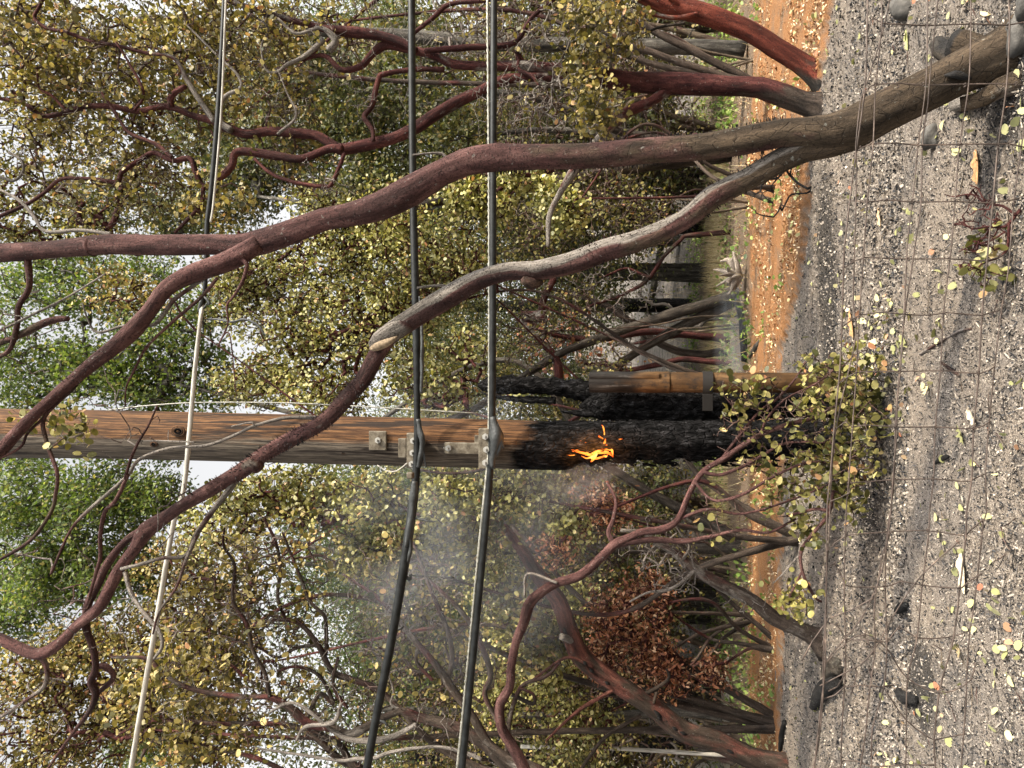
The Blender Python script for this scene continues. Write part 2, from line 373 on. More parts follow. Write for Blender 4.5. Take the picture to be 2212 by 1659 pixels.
ashc = ramp(t, k_, [(.33, (.02, .019, .019)), (.41, (.10, .085, .075)), (.49, (.24, .20, .165)), (.58, (.38, .32, .255)), (.70, (.58, .50, .40))])
ashc = mix(t, mth(t, 'MULTIPLY', ramp(t, med, [(.54, 0), (.68, 1)]), .7), ashc, ramp(t, fine, [(.35, (.012, .012, .013)), (.6, (.075, .073, .075)), (.72, (.3, .28, .26))]))
ashc = mix(t, ramp(t, big, [(.42, 0), (.62, .45)]), ashc, ramp(t, fine, [(.35, (.02, .02, .022)), (.55, (.12, .12, .125)), (.7, (.32, .31, .3))]))
duc = ramp(t, k_, [(.32, (.05, .018, .007)), (.42, (.20, .082, .03)), (.54, (.38, .185, .08)), (.64, (.52, .32, .17)), (.74, (.66, .52, .36))])
lit = ramp(t, k_, [(.32, (.03, .02, .014)), (.45, (.13, .09, .06)), (.58, (.28, .21, .15)), (.75, (.5, .42, .32))])
farc = ramp(t, mth(t, 'ADD', mth(t, 'MULTIPLY', noise(t, pos, 3, 6, .75), .7), mth(t, 'MULTIPLY', fine, .3)), [(.38, (.045, .042, .038)), (.5, (.145, .13, .115)), (.6, (.23, .205, .18)), (.7, (.38, .33, .27))])
for (cx, cy), (rx_, ry_) in char_shade_spots:
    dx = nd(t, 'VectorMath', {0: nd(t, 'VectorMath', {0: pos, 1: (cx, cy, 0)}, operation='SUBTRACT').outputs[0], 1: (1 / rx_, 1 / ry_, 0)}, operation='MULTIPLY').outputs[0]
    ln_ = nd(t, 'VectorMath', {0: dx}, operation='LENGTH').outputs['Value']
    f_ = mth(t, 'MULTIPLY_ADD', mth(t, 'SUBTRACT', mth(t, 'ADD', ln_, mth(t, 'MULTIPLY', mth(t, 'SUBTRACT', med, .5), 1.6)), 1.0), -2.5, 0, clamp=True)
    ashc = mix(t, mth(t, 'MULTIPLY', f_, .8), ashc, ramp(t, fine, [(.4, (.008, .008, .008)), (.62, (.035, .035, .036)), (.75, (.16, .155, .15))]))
duc = mix(t, ramp(t, noise(t, pos, 2.3, 5, .7), [(.48, 0), (.62, .8)]), duc, lit)
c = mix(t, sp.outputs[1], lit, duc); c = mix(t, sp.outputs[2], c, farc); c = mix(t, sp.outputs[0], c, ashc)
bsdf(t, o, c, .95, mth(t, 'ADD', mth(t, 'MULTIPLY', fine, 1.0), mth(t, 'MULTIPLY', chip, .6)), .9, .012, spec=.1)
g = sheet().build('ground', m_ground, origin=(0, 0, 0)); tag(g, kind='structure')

# pale dirt road climbing the far slope
mb = MB(); A = []; 
for Yr in np.linspace(15, 60, 40):
    c0 = -6.9 - (Yr - 15) * .47; wd = 1.3 + .02 * Yr
    for s in (-1, 1): A.append((c0 + s * wd, Yr, terrain(c0 + s * wd, Yr) + .10))
q = np.arange(39) * 2
mb.add(A, np.stack([q, q + 1, q + 3, q + 2], -1).ravel(), np.full(39, 4))
m_road, t, o = mat('pale_dirt'); pos = nd(t, 'NewGeometry').outputs['Position']
bsdf(t, o, ramp(t, noise(t, pos, 2.5, 6, .7), [(.3, (.34, .27, .20)), (.6, (.62, .56, .48))]), .95, noise(t, pos, 20, 5), .5, .05, spec=.1)
tag(mb.build('dirt_road', m_road), kind='structure')

# ---------------------------------------------------------------- litter lying on the ground
def ground_pts(n, x0, x1, y0, y1, ash=None, dz=.006, drift=0):
    """n points spread evenly over the view area between x0..x1, y0..y1 (near ground, flat)"""
    x = R.uniform(x0, x1, n); y = R.uniform(y0, y1, n)
    a = (829.5 - y) / F; b = (x - 1106) / F
    d = fw[None] + rt[None] * a[:, None] - up[None] * b[:, None]
    t_ = -EYE / d[:, 2]; p = cam_pos + d * t_[:, None]
    p = p[(d[:, 2] < -.03)]
    db = p[:, 1] - bY(p[:, 0], border, 0)
    if ash is True: p = p[db < -.05]
    elif ash is False: p = p[db > .12]
    db = p[:, 1] - bY(p[:, 0], border, 0)
    if drift: p = p[(np.sin(p[:, 0] * 2.3 + 1) * np.sin(p[:, 1] * 2.9) + .6 * np.sin(p[:, 0] * 6.1 + p[:, 1] * 4.3) + R.normal(size=len(p)) * .35) > drift - .5]
    db = p[:, 1] - bY(p[:, 0], border, 0)
    p[:, 2] = terrain(p[:, 0], p[:, 1]) + .045 * np.clip(db / .08, 0, 1) + dz
    return p
# charred and ashy wood chips
m_chip, t, o = mat('ash_chips'); r_ = att(t, 'rnd').outputs['Fac']
bsdf(t, o, ramp(t, r_, [(0, (.012, .012, .013)), (.45, (.05, .05, .052)), (.54, (.17, .15, .13)), (.9, (.30, .26, .215)), (1, (.48, .42, .34))]), .95, spec=.1)
mb = MB(); p = ground_pts(80000, 1690, 2330, -60, 1720, True, .003); leaves(mb, p, .0105, DIAM, 0, .15, .6, flat=.9)
p = ground_pts(26000, 1690, 1960, -60, 1720, True, .005); leaves(mb, p, .021, DIAM, 0, .3, .6, flat=1.0)
p = ground_pts(5000, 1760, 2330, -60, 1720, True, .005); leaves(mb, p, .035, CURL * (1, .5), 0, .2, .6, flat=.7)
tag(mb.build('ash_chip_litter', m_chip, smooth=False), 'grey and black ash chips strewn over the burnt ground', 'litter', kind='stuff')
m_duff, t, o = mat('needle_duff'); r_ = att(t, 'rnd').outputs['Fac']
bsdf(t, o, ramp(t, r_, [(0, (.09, .032, .013)), (.35, (.28, .125, .05)), (.6, (.44, .26, .12)), (.8, (.6, .45, .27)), (1, (.7, .62, .44))]), .9, spec=.15)
mb = MB(); p = ground_pts(30000, 1600, 1810, -60, 1720, False, .008, .35); leaves(mb, p, .038, CURL, 0, .2, .6, flat=.6)
tag(mb.build('needle_litter', m_duff, smooth=False), 'rusty orange duff and dry leaves on the unburnt strip', 'litter', kind='stuff')
mb = MB(); p = ground_pts(1100, 1700, 2260, -30, 1690, True, .014, .6); p = p[(p[:, 1] > 4.2) | (R.random(len(p)) < .55)]; leaves(mb, p, .042, ROUND, .4, .15, .35, flat=.55)
p = ground_pts(90, 1820, 1960, 640, 900, True, .014); leaves(mb, p, .052, ROUND, .4, .15, .35, flat=.5)
p = ground_pts(1500, 1620, 1800, -30, 1690, False, .02, .55); leaves(mb, p, .045, ROUND, .4, .15, .35, flat=.6)
p = ground_pts(13, 1800, 2230, 0, 1690, True, .02); leaves(mb, p, .09, OAK, .4, .2, .3, flat=.5)
tag(mb.build('fallen_leaf_litter', m_litter), 'pale yellow green leaves dropped over ash and duff', 'leaves', kind='stuff')

mb = MB(); p = ground_pts(420, 1700, 2330, -60, 1720, None, .012); a_ = R.uniform(0, 6.28, len(p)); L_ = R.uniform(.03, .16, len(p))
q_ = p + np.stack([np.cos(a_) * L_, np.sin(a_) * L_, R.uniform(-.004, .02, len(p))], -1); m_ = (p + q_) / 2 + R.normal(size=p.shape) * .008 * (1, 1, .3)
tn_ = np.stack([R.random(len(p)), R.random(len(p)), R.random(len(p)) * .9], -1)
prisms(mb, p, m_, np.full(len(p), .0028), np.full(len(p), .0022), 5, tn_); prisms(mb, m_, q_, np.full(len(p), .0022), np.full(len(p), .001), 5, tn_)
tag(mb.build('twig_litter', m_twig), 'thin grey and black twigs scattered on ash and duff', 'twigs', kind='stuff')

# herbs and straw beyond the duff
mb = MB(); n = 5200
X = R.uniform(-13, 11, 1300); Y = R.uniform(11.2, 22, 1300); k = (np.sin(X * 1.1 + Y * .5) + np.sin(Y * .9 + X * .3) + R.normal(size=1300) * .5) > -.1
cc = np.stack([X, Y, terrain(X, Y)], -1)[k]
pp = np.repeat(cc, 26, 0) + np.abs(R.normal(size=(len(cc) * 26, 3))) * (0, 0, .13) + R.normal(size=(len(cc) * 26, 3)) * (.3, .25, 0)
leaves(mb, pp, .075, OAK, .5, .1, .4)
X = R.uniform(-9, 9, 120); Y = R.uniform(7.5, 11.5, 120); Y = np.maximum(Y, bY(X, border, 0) + .3); cc = np.stack([X, Y, terrain(X, Y) + .045], -1)[R.random(120) < .5]
pp = np.repeat(cc, 14, 0) + np.abs(R.normal(size=(len(cc) * 14, 3))) * (0, 0, .05) + R.normal(size=(len(cc) * 14, 3)) * (.09, .09, 0)
leaves(mb, pp, .06, OAK, .5, .1, .4)
tag(mb.build('herb_cover', m_leaf_herb), 'low bright green herbs growing past the orange strip', 'ground cover', kind='stuff')
mb = MB(); n = 5000; X = R.uniform(-3, 5, n); Y = R.uniform(14.5, 17.5, n); b0 = np.stack([X, Y, terrain(X, Y)], -1); h = R.uniform(.1, .42, n)
b1 = b0 + np.stack([R.normal(size=n) * .06, R.normal(size=n) * .06, h], -1); prisms(mb, b0, b1, np.full(n, .006), np.full(n, .002), 3)
X = R.uniform(-13, 12, n); Y = R.uniform(11.5, 26, n); b0 = np.stack([X, Y, terrain(X, Y)], -1); h = R.uniform(.08, .35, n)
b1 = b0 + np.stack([R.normal(size=n) * .1, R.normal(size=n) * .1, h], -1); prisms(mb, b0, b1, np.full(n, .006), np.full(n, .002), 3)
tag(mb.build('dry_grass', m_straw), 'straw coloured dry grass under the far trees', 'grass', kind='stuff')

m_cut, t, o = mat('sawn_wood'); bk = att(t, 'bk').outputs['Vector']; bsdf(t, o, ramp(t, noise(t, bk, 60, 4), [(.3, (.09, .065, .04)), (.7, (.26, .195, .125))]), .8, noise(t, bk, 80, 3), .4, .004)
# ================================================================= NEAR MANZANITA (forked, leaning)
root = thing('manzanita_tree', G(2185, 115), 'big forked manzanita leaning in the foreground with brown foot and dusky red limbs', 'tree')
mb = MB()
BR = (0, 1, 0); PK = (0, 0, 0)
nodes = limbs(mb, [
    ("2230,90,150 2185,116,124 2140,130,104 2091,150,92 2008,192,86 1908,240,88 1841,275,90 1790,286,80 1740,286,68 1690,287,61 1608,303,60 1508,318,54 1404,324,55 1270,336,55 1137,340,56 1070,341,58 1004,351,56 954,373,55 887,412,66 820,446,62 754,465,52 700,475,50 633,500,50 570,521,54 520,531,50 467,528,46 333,530,45 233,528,42 133,537,38 33,545,40 -70,552,38", 3.45, 3.75, (.1, 1.25, 0), (0, -.75, 0), (.5, -.2, .6, .5, .8)),
    ("1900,262,60 1841,290,72 1790,306,68 1740,322,56 1675,353,50 1608,390,46 1541,423,50 1475,477,44 1371,522,46 1304,541,48 1237,566,48 1154,585,45 1104,586,40 1037,603,42 970,640,50 904,680,48 854,713,46 822,738,42", 3.5, 3.9, (.15, 1.0, 0), (.62, -.3, 0), (.5, -.1, .85, 1.0, .15)),
    ("560,525,40 500,560,44 417,590,40 360,623,34 327,666,32 293,706,38 250,746,34 183,800,28 117,856,24 67,903,24 27,946,26 0,976,26 -50,1020,24", 3.64, 3.4),
], 32, .055)
nodes += limbs(mb, [
    ("850,716,38 814,768,36 787,816,36 754,853,36 700,910,34 633,946,32 567,983,33 517,1020,34 450,1060,30 393,1093,28 360,1116,28 317,1146,36 293,1183,26 260,1226,25 240,1266,26 213,1313,24 167,1350,22 127,1390,24 83,1413,24 33,1396,24 0,1380,24 -60,1360,22", 3.88, 4.3, (.3, 0, 0), (0, 0, 0)),
], 18, .07)
# the oblique saw cut where limb B was topped
pts, r = path("885,696,34 848,718,43 818,736,38 803,747,22 799,750,8", 3.86, 3.86); tube(mb, pts, r, 20, tone=[(.5, 0, 0)] + [(1, 0, 0)] * 4, bump=.07, seed=3)
nodes += limbs(mb, [
    ("317,1140,20 270,1170,16 233,1216,18 210,1266,18 190,1306,18 187,1356,15 200,1396,15 207,1440,15 197,1473,16 207,1500,16 193,1536,11 160,1580,8 127,1626,6 90,1680,5", 4.15, 4.4, (.3, .2, 0)),
    ("207,1440,12 228,1440,14 245,1463,12 215,1495,10 200,1520,8", 4.35, 4.4),
    ("83,1413,14 100,1440,11 97,1480,10 60,1510,8 0,1550,8 -40,1570,7", 4.25, 4.3, (.5, .2, 0)),
    ("525,1015,16 493,1060,14 467,1093,12 443,1126,12 423,1156,12 400,1200,9 350,1206,8 300,1220,8 262,1229,8", 4.05, 4.05, (.6, .4, 0)),
    ("425,1156,10 400,1215,8 380,1270,6 345,1320,5 330,1370,4", 4.05, 3.95, (.5, .4, 0)),
    ("270,1235,11 283,1280,9 310,1323,9 343,1363,9 350,1396,8 333,1423,7", 4.15, 4.0, (.7, .2, 0)),
    ("700,905,9 683,903,10 617,903,8 550,920,7 500,943,7 443,963,7 367,968,7 300,993,8 277,1026,8 233,1066,8 187,1106,8 150,1150,6 110,1240,5", 4.0, 3.9, (1, 0, 0), (.4, .4, 0)),
    ("550,920,4 545,912,4 500,921,3", 3.95, 3.95, (1, 0, 0)),
    ("277,1026,8 250,1080,9 227,1106,9 217,1156,9 217,1203,8 208,1236,8 190,1300,6", 3.9, 4.1, (.2, .3, 0)),
    ("340,876,4 320,920,5 300,953,6 283,990,7 270,1035,7", 3.85, 3.9, (.2, .1, 0)),
    ("300,953,4 335,952,4 420,955,3", 3.88, 3.86, (1, 0, 0)),
    ("470,600,8 433,643,8 367,700,7 317,750,6 290,800,5 273,836,4 270,880,3", 3.6, 3.6, (.2, .3, 0)),
    ("60,560,16 63,620,13 40,663,12 37,703,12 23,753,10 0,770,9 -30,790,8", 3.74, 3.8, (.1, .4, 0)),
    ("148,688,11 120,690,16 83,703,17 40,726,13 0,740,14 -40,750,14", 3.8, 3.8, (0, .4, .2)),
    ("228,591,4 143,643,5 57,686,6 0,713,6 -30,725,6", 3.7, 3.7, (1, 0, 0)),
    ("165,830,10 157,840,9 97,900,9 100,953,9 123,1020,8 120,1070,8 110,1106,8 67,1166,8 0,1209,7 -40,1230,7", 3.5, 3.4, (.2, .5, 0)),
    ("97,900,7 60,935,6 45,965,6 0,990,6 -30,1000,6", 3.48, 3.4, (.4, .4, 0)),
    ("967,345,9 955,332,7 925,331,5 890,335,4", 3.66, 3.6, (1, 0, 0)),
    ("968,622,12 955,617,8 930,618,6 900,622,5", 3.85, 3.8, (1, 0, 0)),
    ("520,560,10 533,570,10 525,605,8 505,640,6 490,660,5 492,700,4 470,750,3 495,720,3 510,850,2", 3.6, 3.55, (.3, .4, 0)),
    ("440,602,8 385,640,10 370,655,10 335,700,9 300,700,6 262,705,6 210,718,6 190,690,4 178,655,4", 3.62, 3.5, (.6, .3, 0)),
], 8, .05)
# swollen burl at the foot, knot hollow and stub
tube(mb, path("2200,110,90 2120,112,70 2075,95,60 2058,90,50", 3.5, 3.62)[0], path("2200,110,90 2120,112,70 2075,95,62 2052,88,56", 3.5, 3.62)[1], 16, tone=[(.2, 1, 0), (.2, 1, 0), (.2, 1, .3), (.1, .8, .9)], bump=.16, seed=5)
tube(mb, path("2215,170,60 2160,190,52 2120,215,40 2075,228,34", 3.4, 3.5)[0], path("2215,170,60 2160,190,46 2120,212,36 2075,226,30", 3.4, 3.5)[1], 12, tone=[(.4, 1, 0)] * 4, bump=.18, seed=8)
tube(mb, path("1165,605,30 1148,612,34 1130,605,20", 3.8, 3.72)[0], path("1165,605,30 1148,612,34 1130,605,20", 3.8, 3.72)[1] * .9, 10, tone=[(.2, .6, .1)] * 3, bump=.1)
for sp_, Ya, tn_ in (("1175,332,4 1160,333,16 1140,336,20 1118,334,5", 3.60, (1, .2, .1)), ("1125,352,3 1115,353,9 1100,350,3", 3.585, (.2, .6, .9)), ("585,528,6 560,534,18 520,528,16 470,533,14 420,540,4", 3.66, (.9, .5, .4)), ("2040,163,4 2062,160,16 2085,166,14 2100,170,4", 3.385, (.1, .9, .7)), ("1730,285,8 1705,268,16 1690,262,5", 3.5, (.1, .4, .3)), ("1510,318,50 1500,318,60 1490,318,50", 3.59, (0, .1, 0)), ("303,530,40 296,530,50 290,530,42", 3.72, (0, 0, 0)), ("205,528,38 200,528,46 194,528,38", 3.72, (0, 0, 0)), ("560,1015,26 545,1003,34 528,1012,22", 4.0, (.3, .3, .1))):
    p_, r_ = path(sp_, Ya); tube(mb, p_, r_, 12, step=.02, tone=[tn_] * len(p_), bump=.14, seed=int(p_[0][2] * 50) % 40)
# peeling curls of bark on the red limbs
def curls(mb, pts_r, n, size=.012):
    c, r = pts_r; i = R.integers(1, len(c) - 1, n); th = R.uniform(0, 6.28, n)
    t_ = c[i] - c[i - 1]; t_ /= np.linalg.norm(t_, axis=1)[:, None]; u = np.cross(t_, (0, 1, 0)); u /= np.linalg.norm(u, axis=1)[:, None]; v = np.cross(t_, u)
    o_ = u * np.cos(th)[:, None] + v * np.sin(th)[:, None]
    a = c[i] + o_ * r[i][:, None] + t_ * R.uniform(-.5, .5, n)[:, None] * .04
    s_ = size * R.uniform(.5, 1.5, n)[:, None]
    b = a + o_ * s_ * .9 + np.cross(t_, o_) * s_ * R.uniform(-.8, .8, n)[:, None]
    prisms(mb, a - o_ * .004, b, np.full(n, size * .24), np.full(n, size * .10), 4, (0, 0, .55))
def dens(text, Y0, Y1, k=.985):
    p_, r_ = path(text, Y0, Y1); q = catmull(np.hstack([p_, r_[:, None]]), [12] * (len(p_) - 1)); return q[:, :3], q[:, 3] * k
curls(mb, dens("1700,284,60 1608,303,60 1508,318,54 1404,324,55 1270,336,55 1137,340,56 1070,341,58", 3.57, 3.62), 800, .015)
curls(mb, dens("887,412,66 820,446,62 754,465,52 700,475,50 633,500,50", 3.66, 3.68), 160)
curls(mb, dens("1675,353,52 1608,390,46 1541,423,50 1475,477,44 1371,522,46 1304,541,48 1237,566,48", 3.6, 3.75), 420, .015)
curls(mb, dens("787,816,36 754,853,36 700,910,34 633,946,32 567,983,33 517,1020,34 450,1060,30", 3.9, 4.05), 420, .014)
curls(mb, dens("250,746,34 183,800,28 117,856,24", 3.5, 3.45), 50)
trunk = mb.build('trunk', m_bark_pink, root)
sc_mb = MB(); p_, r_ = path("858,727,3 842,737,15 822,746,19 806,752,14 798,753,3", 3.815); tube(sc_mb, p_, r_, 14, step=.01, bump=.04); sc_mb.build('saw_cut', m_cut, root)
# small sprays and thin twigs on this tree
mb = MB(); lf = MB()
for bx, n in (((100, 900, 3.6, 60, 50, .2), 16), ((150, 940, 3.6, 40, 40, .15), 10), ((60, 700, 3.8, 60, 130, .3), 26), ((100, 1250, 4.2, 110, 120, .4), 30), ((220, 1330, 4.2, 110, 110, .3), 34), ((60, 1520, 4.3, 70, 120, .4), 34), ((380, 1120, 4.0, 60, 90, .3), 22), ((250, 900, 3.8, 120, 120, .3), 22)):
    c_, r_ = blob(*bx); tips = ellips(n, c_, r_)
    allp = np.concatenate(nodes); near_ = allp[np.argsort(np.linalg.norm(allp - c_, axis=1))[:40]]
    p0, p1, r0, r1, ps, tn, ch = grow(near_, tips, .06, .3, .0022, .4, .006, seed=int(bx[0]))
    prisms(mb, p0, p1, r0, r1, 4, (.5, .3, 0))
    if bx[0] in (100, 150) and bx[1] < 1000:
        q = np.repeat(ps[ch], 3, 0) + R.normal(size=(len(ch) * 3, 3)) * .025; leaves(lf, q, .045)
mb.build('twig', m_twig, root)['kind'] = 'stuff'
l_ = lf.build('foliage', m_leaf_olive, root, smooth=False)

# ================================================================= RED MANZANITA behind on the right
R2Y = 7.0
root = thing('red_manzanita', G(1768, 233), 'crooked red manzanita behind the leaning tree with one dark charred foot', 'tree')
mb = MB()
S2 = [
    ("1800,240,130 1782,236,94 1766,232,66 1745,226,52 1730,222,48 1691,207,48 1641,190,44 1575,187,40 1508,183,46 1437,180,46 1370,177,42 1304,167,40", 7.1, 6.9, (0, 1.3, .6), (0, -.5, -.2)),
    ("1450,190,22 1404,220,22 1354,243,24 1310,283,20 1270,330,20 1237,373,22 1210,417,14 1187,467,12 1184,533,8", 6.95, 6.6, (.4, .2, 0), (.7, 0, 0)),
    ("1320,160,26 1237,153,27 1137,143,24 1070,143,21 987,140,19 937,120,18 897,110,18 837,97,20 804,117,16 780,143,14 737,150,12 700,120,10 650,130,6", 6.9, 6.5, (.5, 0, 0), (0, 0, 0)),
    ("900,110,14 870,93,18 820,77,20 770,70,24 737,67,22 700,62,16 667,53,14 617,40,13 550,20,12 500,3,12 440,-20,10", 6.6, 6.4, (.2, 0, 0), (.6, 0, 0)),
    ("1330,172,28 1217,167,22 1137,167,19 1087,173,22 1037,197,22 987,220,25 937,250,26 904,273,26 854,297,24 804,310,25 737,323,26 717,313,22 683,293,20 633,287,22 583,283,20 533,290,20 493,277,20 460,260,18 417,250,14 360,230,14 300,240,12 240,230,12 187,230,12 140,243,11 93,250,10 50,223,9 0,213,8 -40,200,7", 6.9, 6.2, (.35, 0, 0), (0, 0, 0)),
    ("372,232,12 368,215,14 380,198,12 400,187,10", 6.3, 6.2),
    ("740,322,18 710,322,17 650,343,17 600,337,18 533,327,18 507,333,17 500,360,16 467,390,15 440,403,13 423,373,13 410,343,12 373,347,11 333,330,11 300,347,10 263,373,10 253,393,10 200,387,9 133,387,8 100,413,8 60,440,8 0,467,8 -40,485,7", 6.5, 6.1),
    ("373,340,9 333,310,9 283,290,8 263,267,7 240,230,7 220,200,5", 6.25, 6.25),
    ("440,403,9 433,443,9 400,480,8 377,503,6", 6.25, 6.2),
    ("745,330,9 733,360,9 715,400,9 700,403,9 633,393,9 583,373,8 550,343,7", 6.5, 6.4),
    ("917,110,12 1004,103,14 1070,100,13 1114,90,12 1137,57,11 1154,33,10 1194,0,9 1220,-30,8", 6.6, 6.8),
    ("1137,143,8 1115,108,8 1120,130,9 1120,150,8 1150,165,8 1165,185,6", 6.8, 6.7),
    ("960,150,12 897,150,11 830,160,12 817,173,12 804,227,12 787,253,12 804,280,10 807,305,8", 6.7, 6.5),
    ("890,75,8 937,37,10 970,10,10 1037,2,9 1100,-5,9", 6.5, 6.5),
    ("500,282,16 478,265,14 475,230,12 490,205,9 520,190,7 512,160,6 470,120,5 400,50,4", 6.4, 6.2, (.9, 0, 0)),
    ("463,262,12 430,215,12 405,175,11 375,125,9 320,115,8 250,98,8 200,90,8 150,72,8 100,60,8 75,38,8 85,15,7 100,-15,7", 6.35, 6.0, (.7, 0, 0), (-.3, 0, 0)),
    ("700,85,14 660,120,10 620,140,9 600,155,6 575,150,5 565,100,5 580,60,5 540,30,4", 6.5, 6.3, (.8, .2, 0)),
    ("710,110,18 725,90,16 715,75,14 690,60,8 640,72,7 600,40,6", 6.45, 6.4, (1, 0, 0)),
    ("50,223,6 53,180,6 45,150,5 80,120,4", 6.2, 6.1), ("140,235,6 110,205,6 85,190,5 80,150,4", 6.2, 6.1),
    ("290,240,6 310,200,6 275,130,5 250,90,4", 6.2, 6.1), ("600,290,7 640,250,6 620,200,4 600,150,3", 6.4, 6.3, (.8, 0, 0)),
    ("20,330,7 45,345,6 50,370,6 30,390,6 -5,380,7", 6.2, 6.2, (.9, 0, 0)),
    ("240,505,8 170,497,8 100,500,8 75,470,8 50,440,7 20,420,6 -20,400,6", 6.0, 6.0, (.9, 0, 0)),
]
nodes = limbs(mb, S2, 14, .06)
curls(mb, dens("904,273,26 854,297,24 804,310,25 737,323,26 717,313,22 633,287,22 533,290,20", 6.6, 6.4), 110, .014)
mb.build('trunk', m_bark_wine, root)
mb = MB(); lf = MB(); allp = np.concatenate(nodes)
def dress(allp, boxes, mbt, lft, leaf=.046, per=4, rtip=.003, tone=(.2, .3, 0), shape=ROUND, spread=.05, step=.12, wob=.3, seed=0, rmax=.012, face=(.2, -.3, 0)):
    for k, (bx, n, lv) in enumerate(boxes):
        c_, r_ = blob(*bx); tips = ellips(int(n * 1.3), c_, r_, .1)
        near_ = allp[np.argsort(np.linalg.norm((allp - c_) / np.maximum(r_, .3), axis=1))[:60]]
        p0, p1, r0, r1, ps, tn, ch = grow(near_, tips, step, wob, rtip, .38, rmax, seed=seed + k)
        prisms(mbt, p0, p1, r0, r1, 4, tone)
        if lv > 0:
            m_ = ch[R.random(len(ch)) < lv]; q = np.repeat(ps[m_], per, 0) + R.normal(size=(len(m_) * per, 3)) * spread
            leaves(lft, q, leaf, shape, face=face, jit=.45)
dress(allp, [((60, 60, 6.6, 110, 110, .8), 170, .9), ((110, 180, 6.5, 110, 110, .8), 170, .9), ((120, 330, 6.8, 110, 110, .8), 110, .7), ((260, 120, 6.6, 110, 120, .8), 150, .8), ((300, 300, 6.6, 120, 120, .8), 130, .7),
             ((420, 60, 6.6, 110, 90, .8), 130, .9), ((430, 180, 6.8, 110, 110, .8), 130, .7), ((570, 60, 6.7, 110, 100, .8), 130, .7), ((600, 200, 6.9, 110, 100, .8), 120, .5), ((460, 440, 6.4, 90, 60, .5), 70, .7), ((740, 60, 6.9, 90, 110, .9), 120, .3),
             ((640, 340, 6.8, 90, 70, .5), 70, .3), ((270, 430, 6.4, 120, 70, .6), 70, .4)], mb, lf, seed=20)
dress(allp, [((80, 90, 6.4, 120, 120, .6), 70, 0), ((120, 260, 6.4, 120, 120, .6), 80, 0), ((150, 400, 6.2, 120, 80, .5), 70, 0), ((300, 150, 6.4, 110, 120, .6), 80, 0), ((320, 330, 6.3, 120, 110, .6), 80, 0), ((480, 120, 6.5, 100, 110, .6), 80, 0), ((640, 90, 6.6, 100, 100, .6), 90, 0), ((620, 240, 6.6, 110, 110, .6), 80, 0),
    ((820, 60, 6.7, 100, 90, .6), 80, 0), ((800, 200, 6.7, 110, 90, .6), 70, 0), ((960, 100, 6.8, 110, 110, .6), 80, 0), ((1100, 220, 6.7, 100, 100, .5), 80, 0), ((700, 400, 6.5, 120, 60, .4), 50, 0)], mb, lf, seed=700, tone=(.75, .1, 0), rtip=.0017, wob=.34, rmax=.007)
dress(allp, [((1260, 130, 6.6, 60, 60, .3), 50, .9), ((1290, 230, 6.4, 60, 70, .3), 60, .9), ((1340, 60, 6.6, 60, 70, .3), 50, .9), ((1260, 30, 6.6, 60, 50, .3), 40, .9), ((1180, 210, 6.5, 90, 90, .3), 90, .05), ((1180, 80, 6.6, 90, 80, .3), 80, .05), ((1000, 60, 6.9, 120, 70, .6), 80, .08)], mb, lf, seed=50, tone=(.7, 0, 0))
mb.build('twig', m_twig, root)['kind'] = 'stuff'
lf.build('foliage', m_leaf_gold, root, smooth=False)

# red trunk at the right edge
root = thing('red_manzanita', G(1775, 165), 'smooth bright red manzanita trunk leaning out at the edge with charred foot', 'tree')
mb = MB()
limbs(mb, [("1800,172,120 1782,167,86 1766,160,60 1748,149,47 1725,133,43 1675,103,42 1625,70,42 1558,43,43 1508,27,44 1437,10,38 1400,-4,34 1330,-40,34 1200,-110,30 1000,-200,26 800,-300,20", 7.15, 6.8, (0, .9, .55), (0, -1.6, -.8)),
           ("1475,20,16 1460,5,12 1440,-10,10", 7.0, 6.9), ("1508,30,10 1460,38,10 1400,30,8 1340,20,6 1290,-10,5", 6.95, 6.9, (.5, 0, 0)),
           ("1480,50,6 1420,60,6 1370,85,6 1330,95,4 1300,110,3", 7.2, 7.4, (.3, .8, .2))], 16, .04)
mb.build('trunk', m_bark_red, root)
lf = MB(); mb = MB(); a0 = path("1400,-4,3 1330,-40,3 1200,-110,3", 6.9, 6.85)[0]
dress(catmull(a0, [8, 8]), [((1310, -40, 6.9, 90, 60, .4), 60, .8), ((1150, -90, 6.9, 140, 80, .5), 80, .7)], mb, lf, seed=80)
mb.build('twig', m_twig, root)['kind'] = 'stuff'; lf.build('foliage', m_leaf_gold, root, smooth=False)

# ================================================================= trees on the left (bottom of the picture)
root = thing('manzanita_tree', G(1700, 1660), 'dark red manzanita trunk sweeping up in an arc from the left edge', 'tree')
mb = MB()
nodes = limbs(mb, [("1718,1668,120 1702,1662,84 1686,1654,58 1625,1639,48 1558,1606,44 1475,1580,44 1421,1536,42 1371,1503,42 1304,1459,40 1254,1416,42 1231,1366,40 1217,1323,38 1204,1293,36 1167,1249,34 1137,1203,26 1114,1173,20 1091,1139,15 1030,1120,11 970,1116,9 900,1100,6", 8.9, 8.3, (0, .75, .15), (0, .1, -.2)),
    ("1235,1385,14 1222,1378,15 1212,1375,14", 8.5, 8.35, (.8, .3, 0)),
    ("1390,1500,10 1420,1485,9 1445,1465,7 1440,1445,5", 8.7, 8.6, (0, 1, 0)), ("1420,1486,7 1412,1520,6", 8.7, 8.6, (0, 1, 0)),
    ("1345,1480,9 1290,1510,9 1250,1535,8 1210,1570,6 1180,1600,5", 8.6, 8.4), ("1385,1545,8 1340,1570,8 1300,1600,8 1260,1655,7 1230,1700,6", 8.8, 8.5, (0, .8, 0)),
    ("1280,1440,7 1230,1420,7 1190,1440,6 1150,1470,6", 8.5, 8.3)], 14, .06)
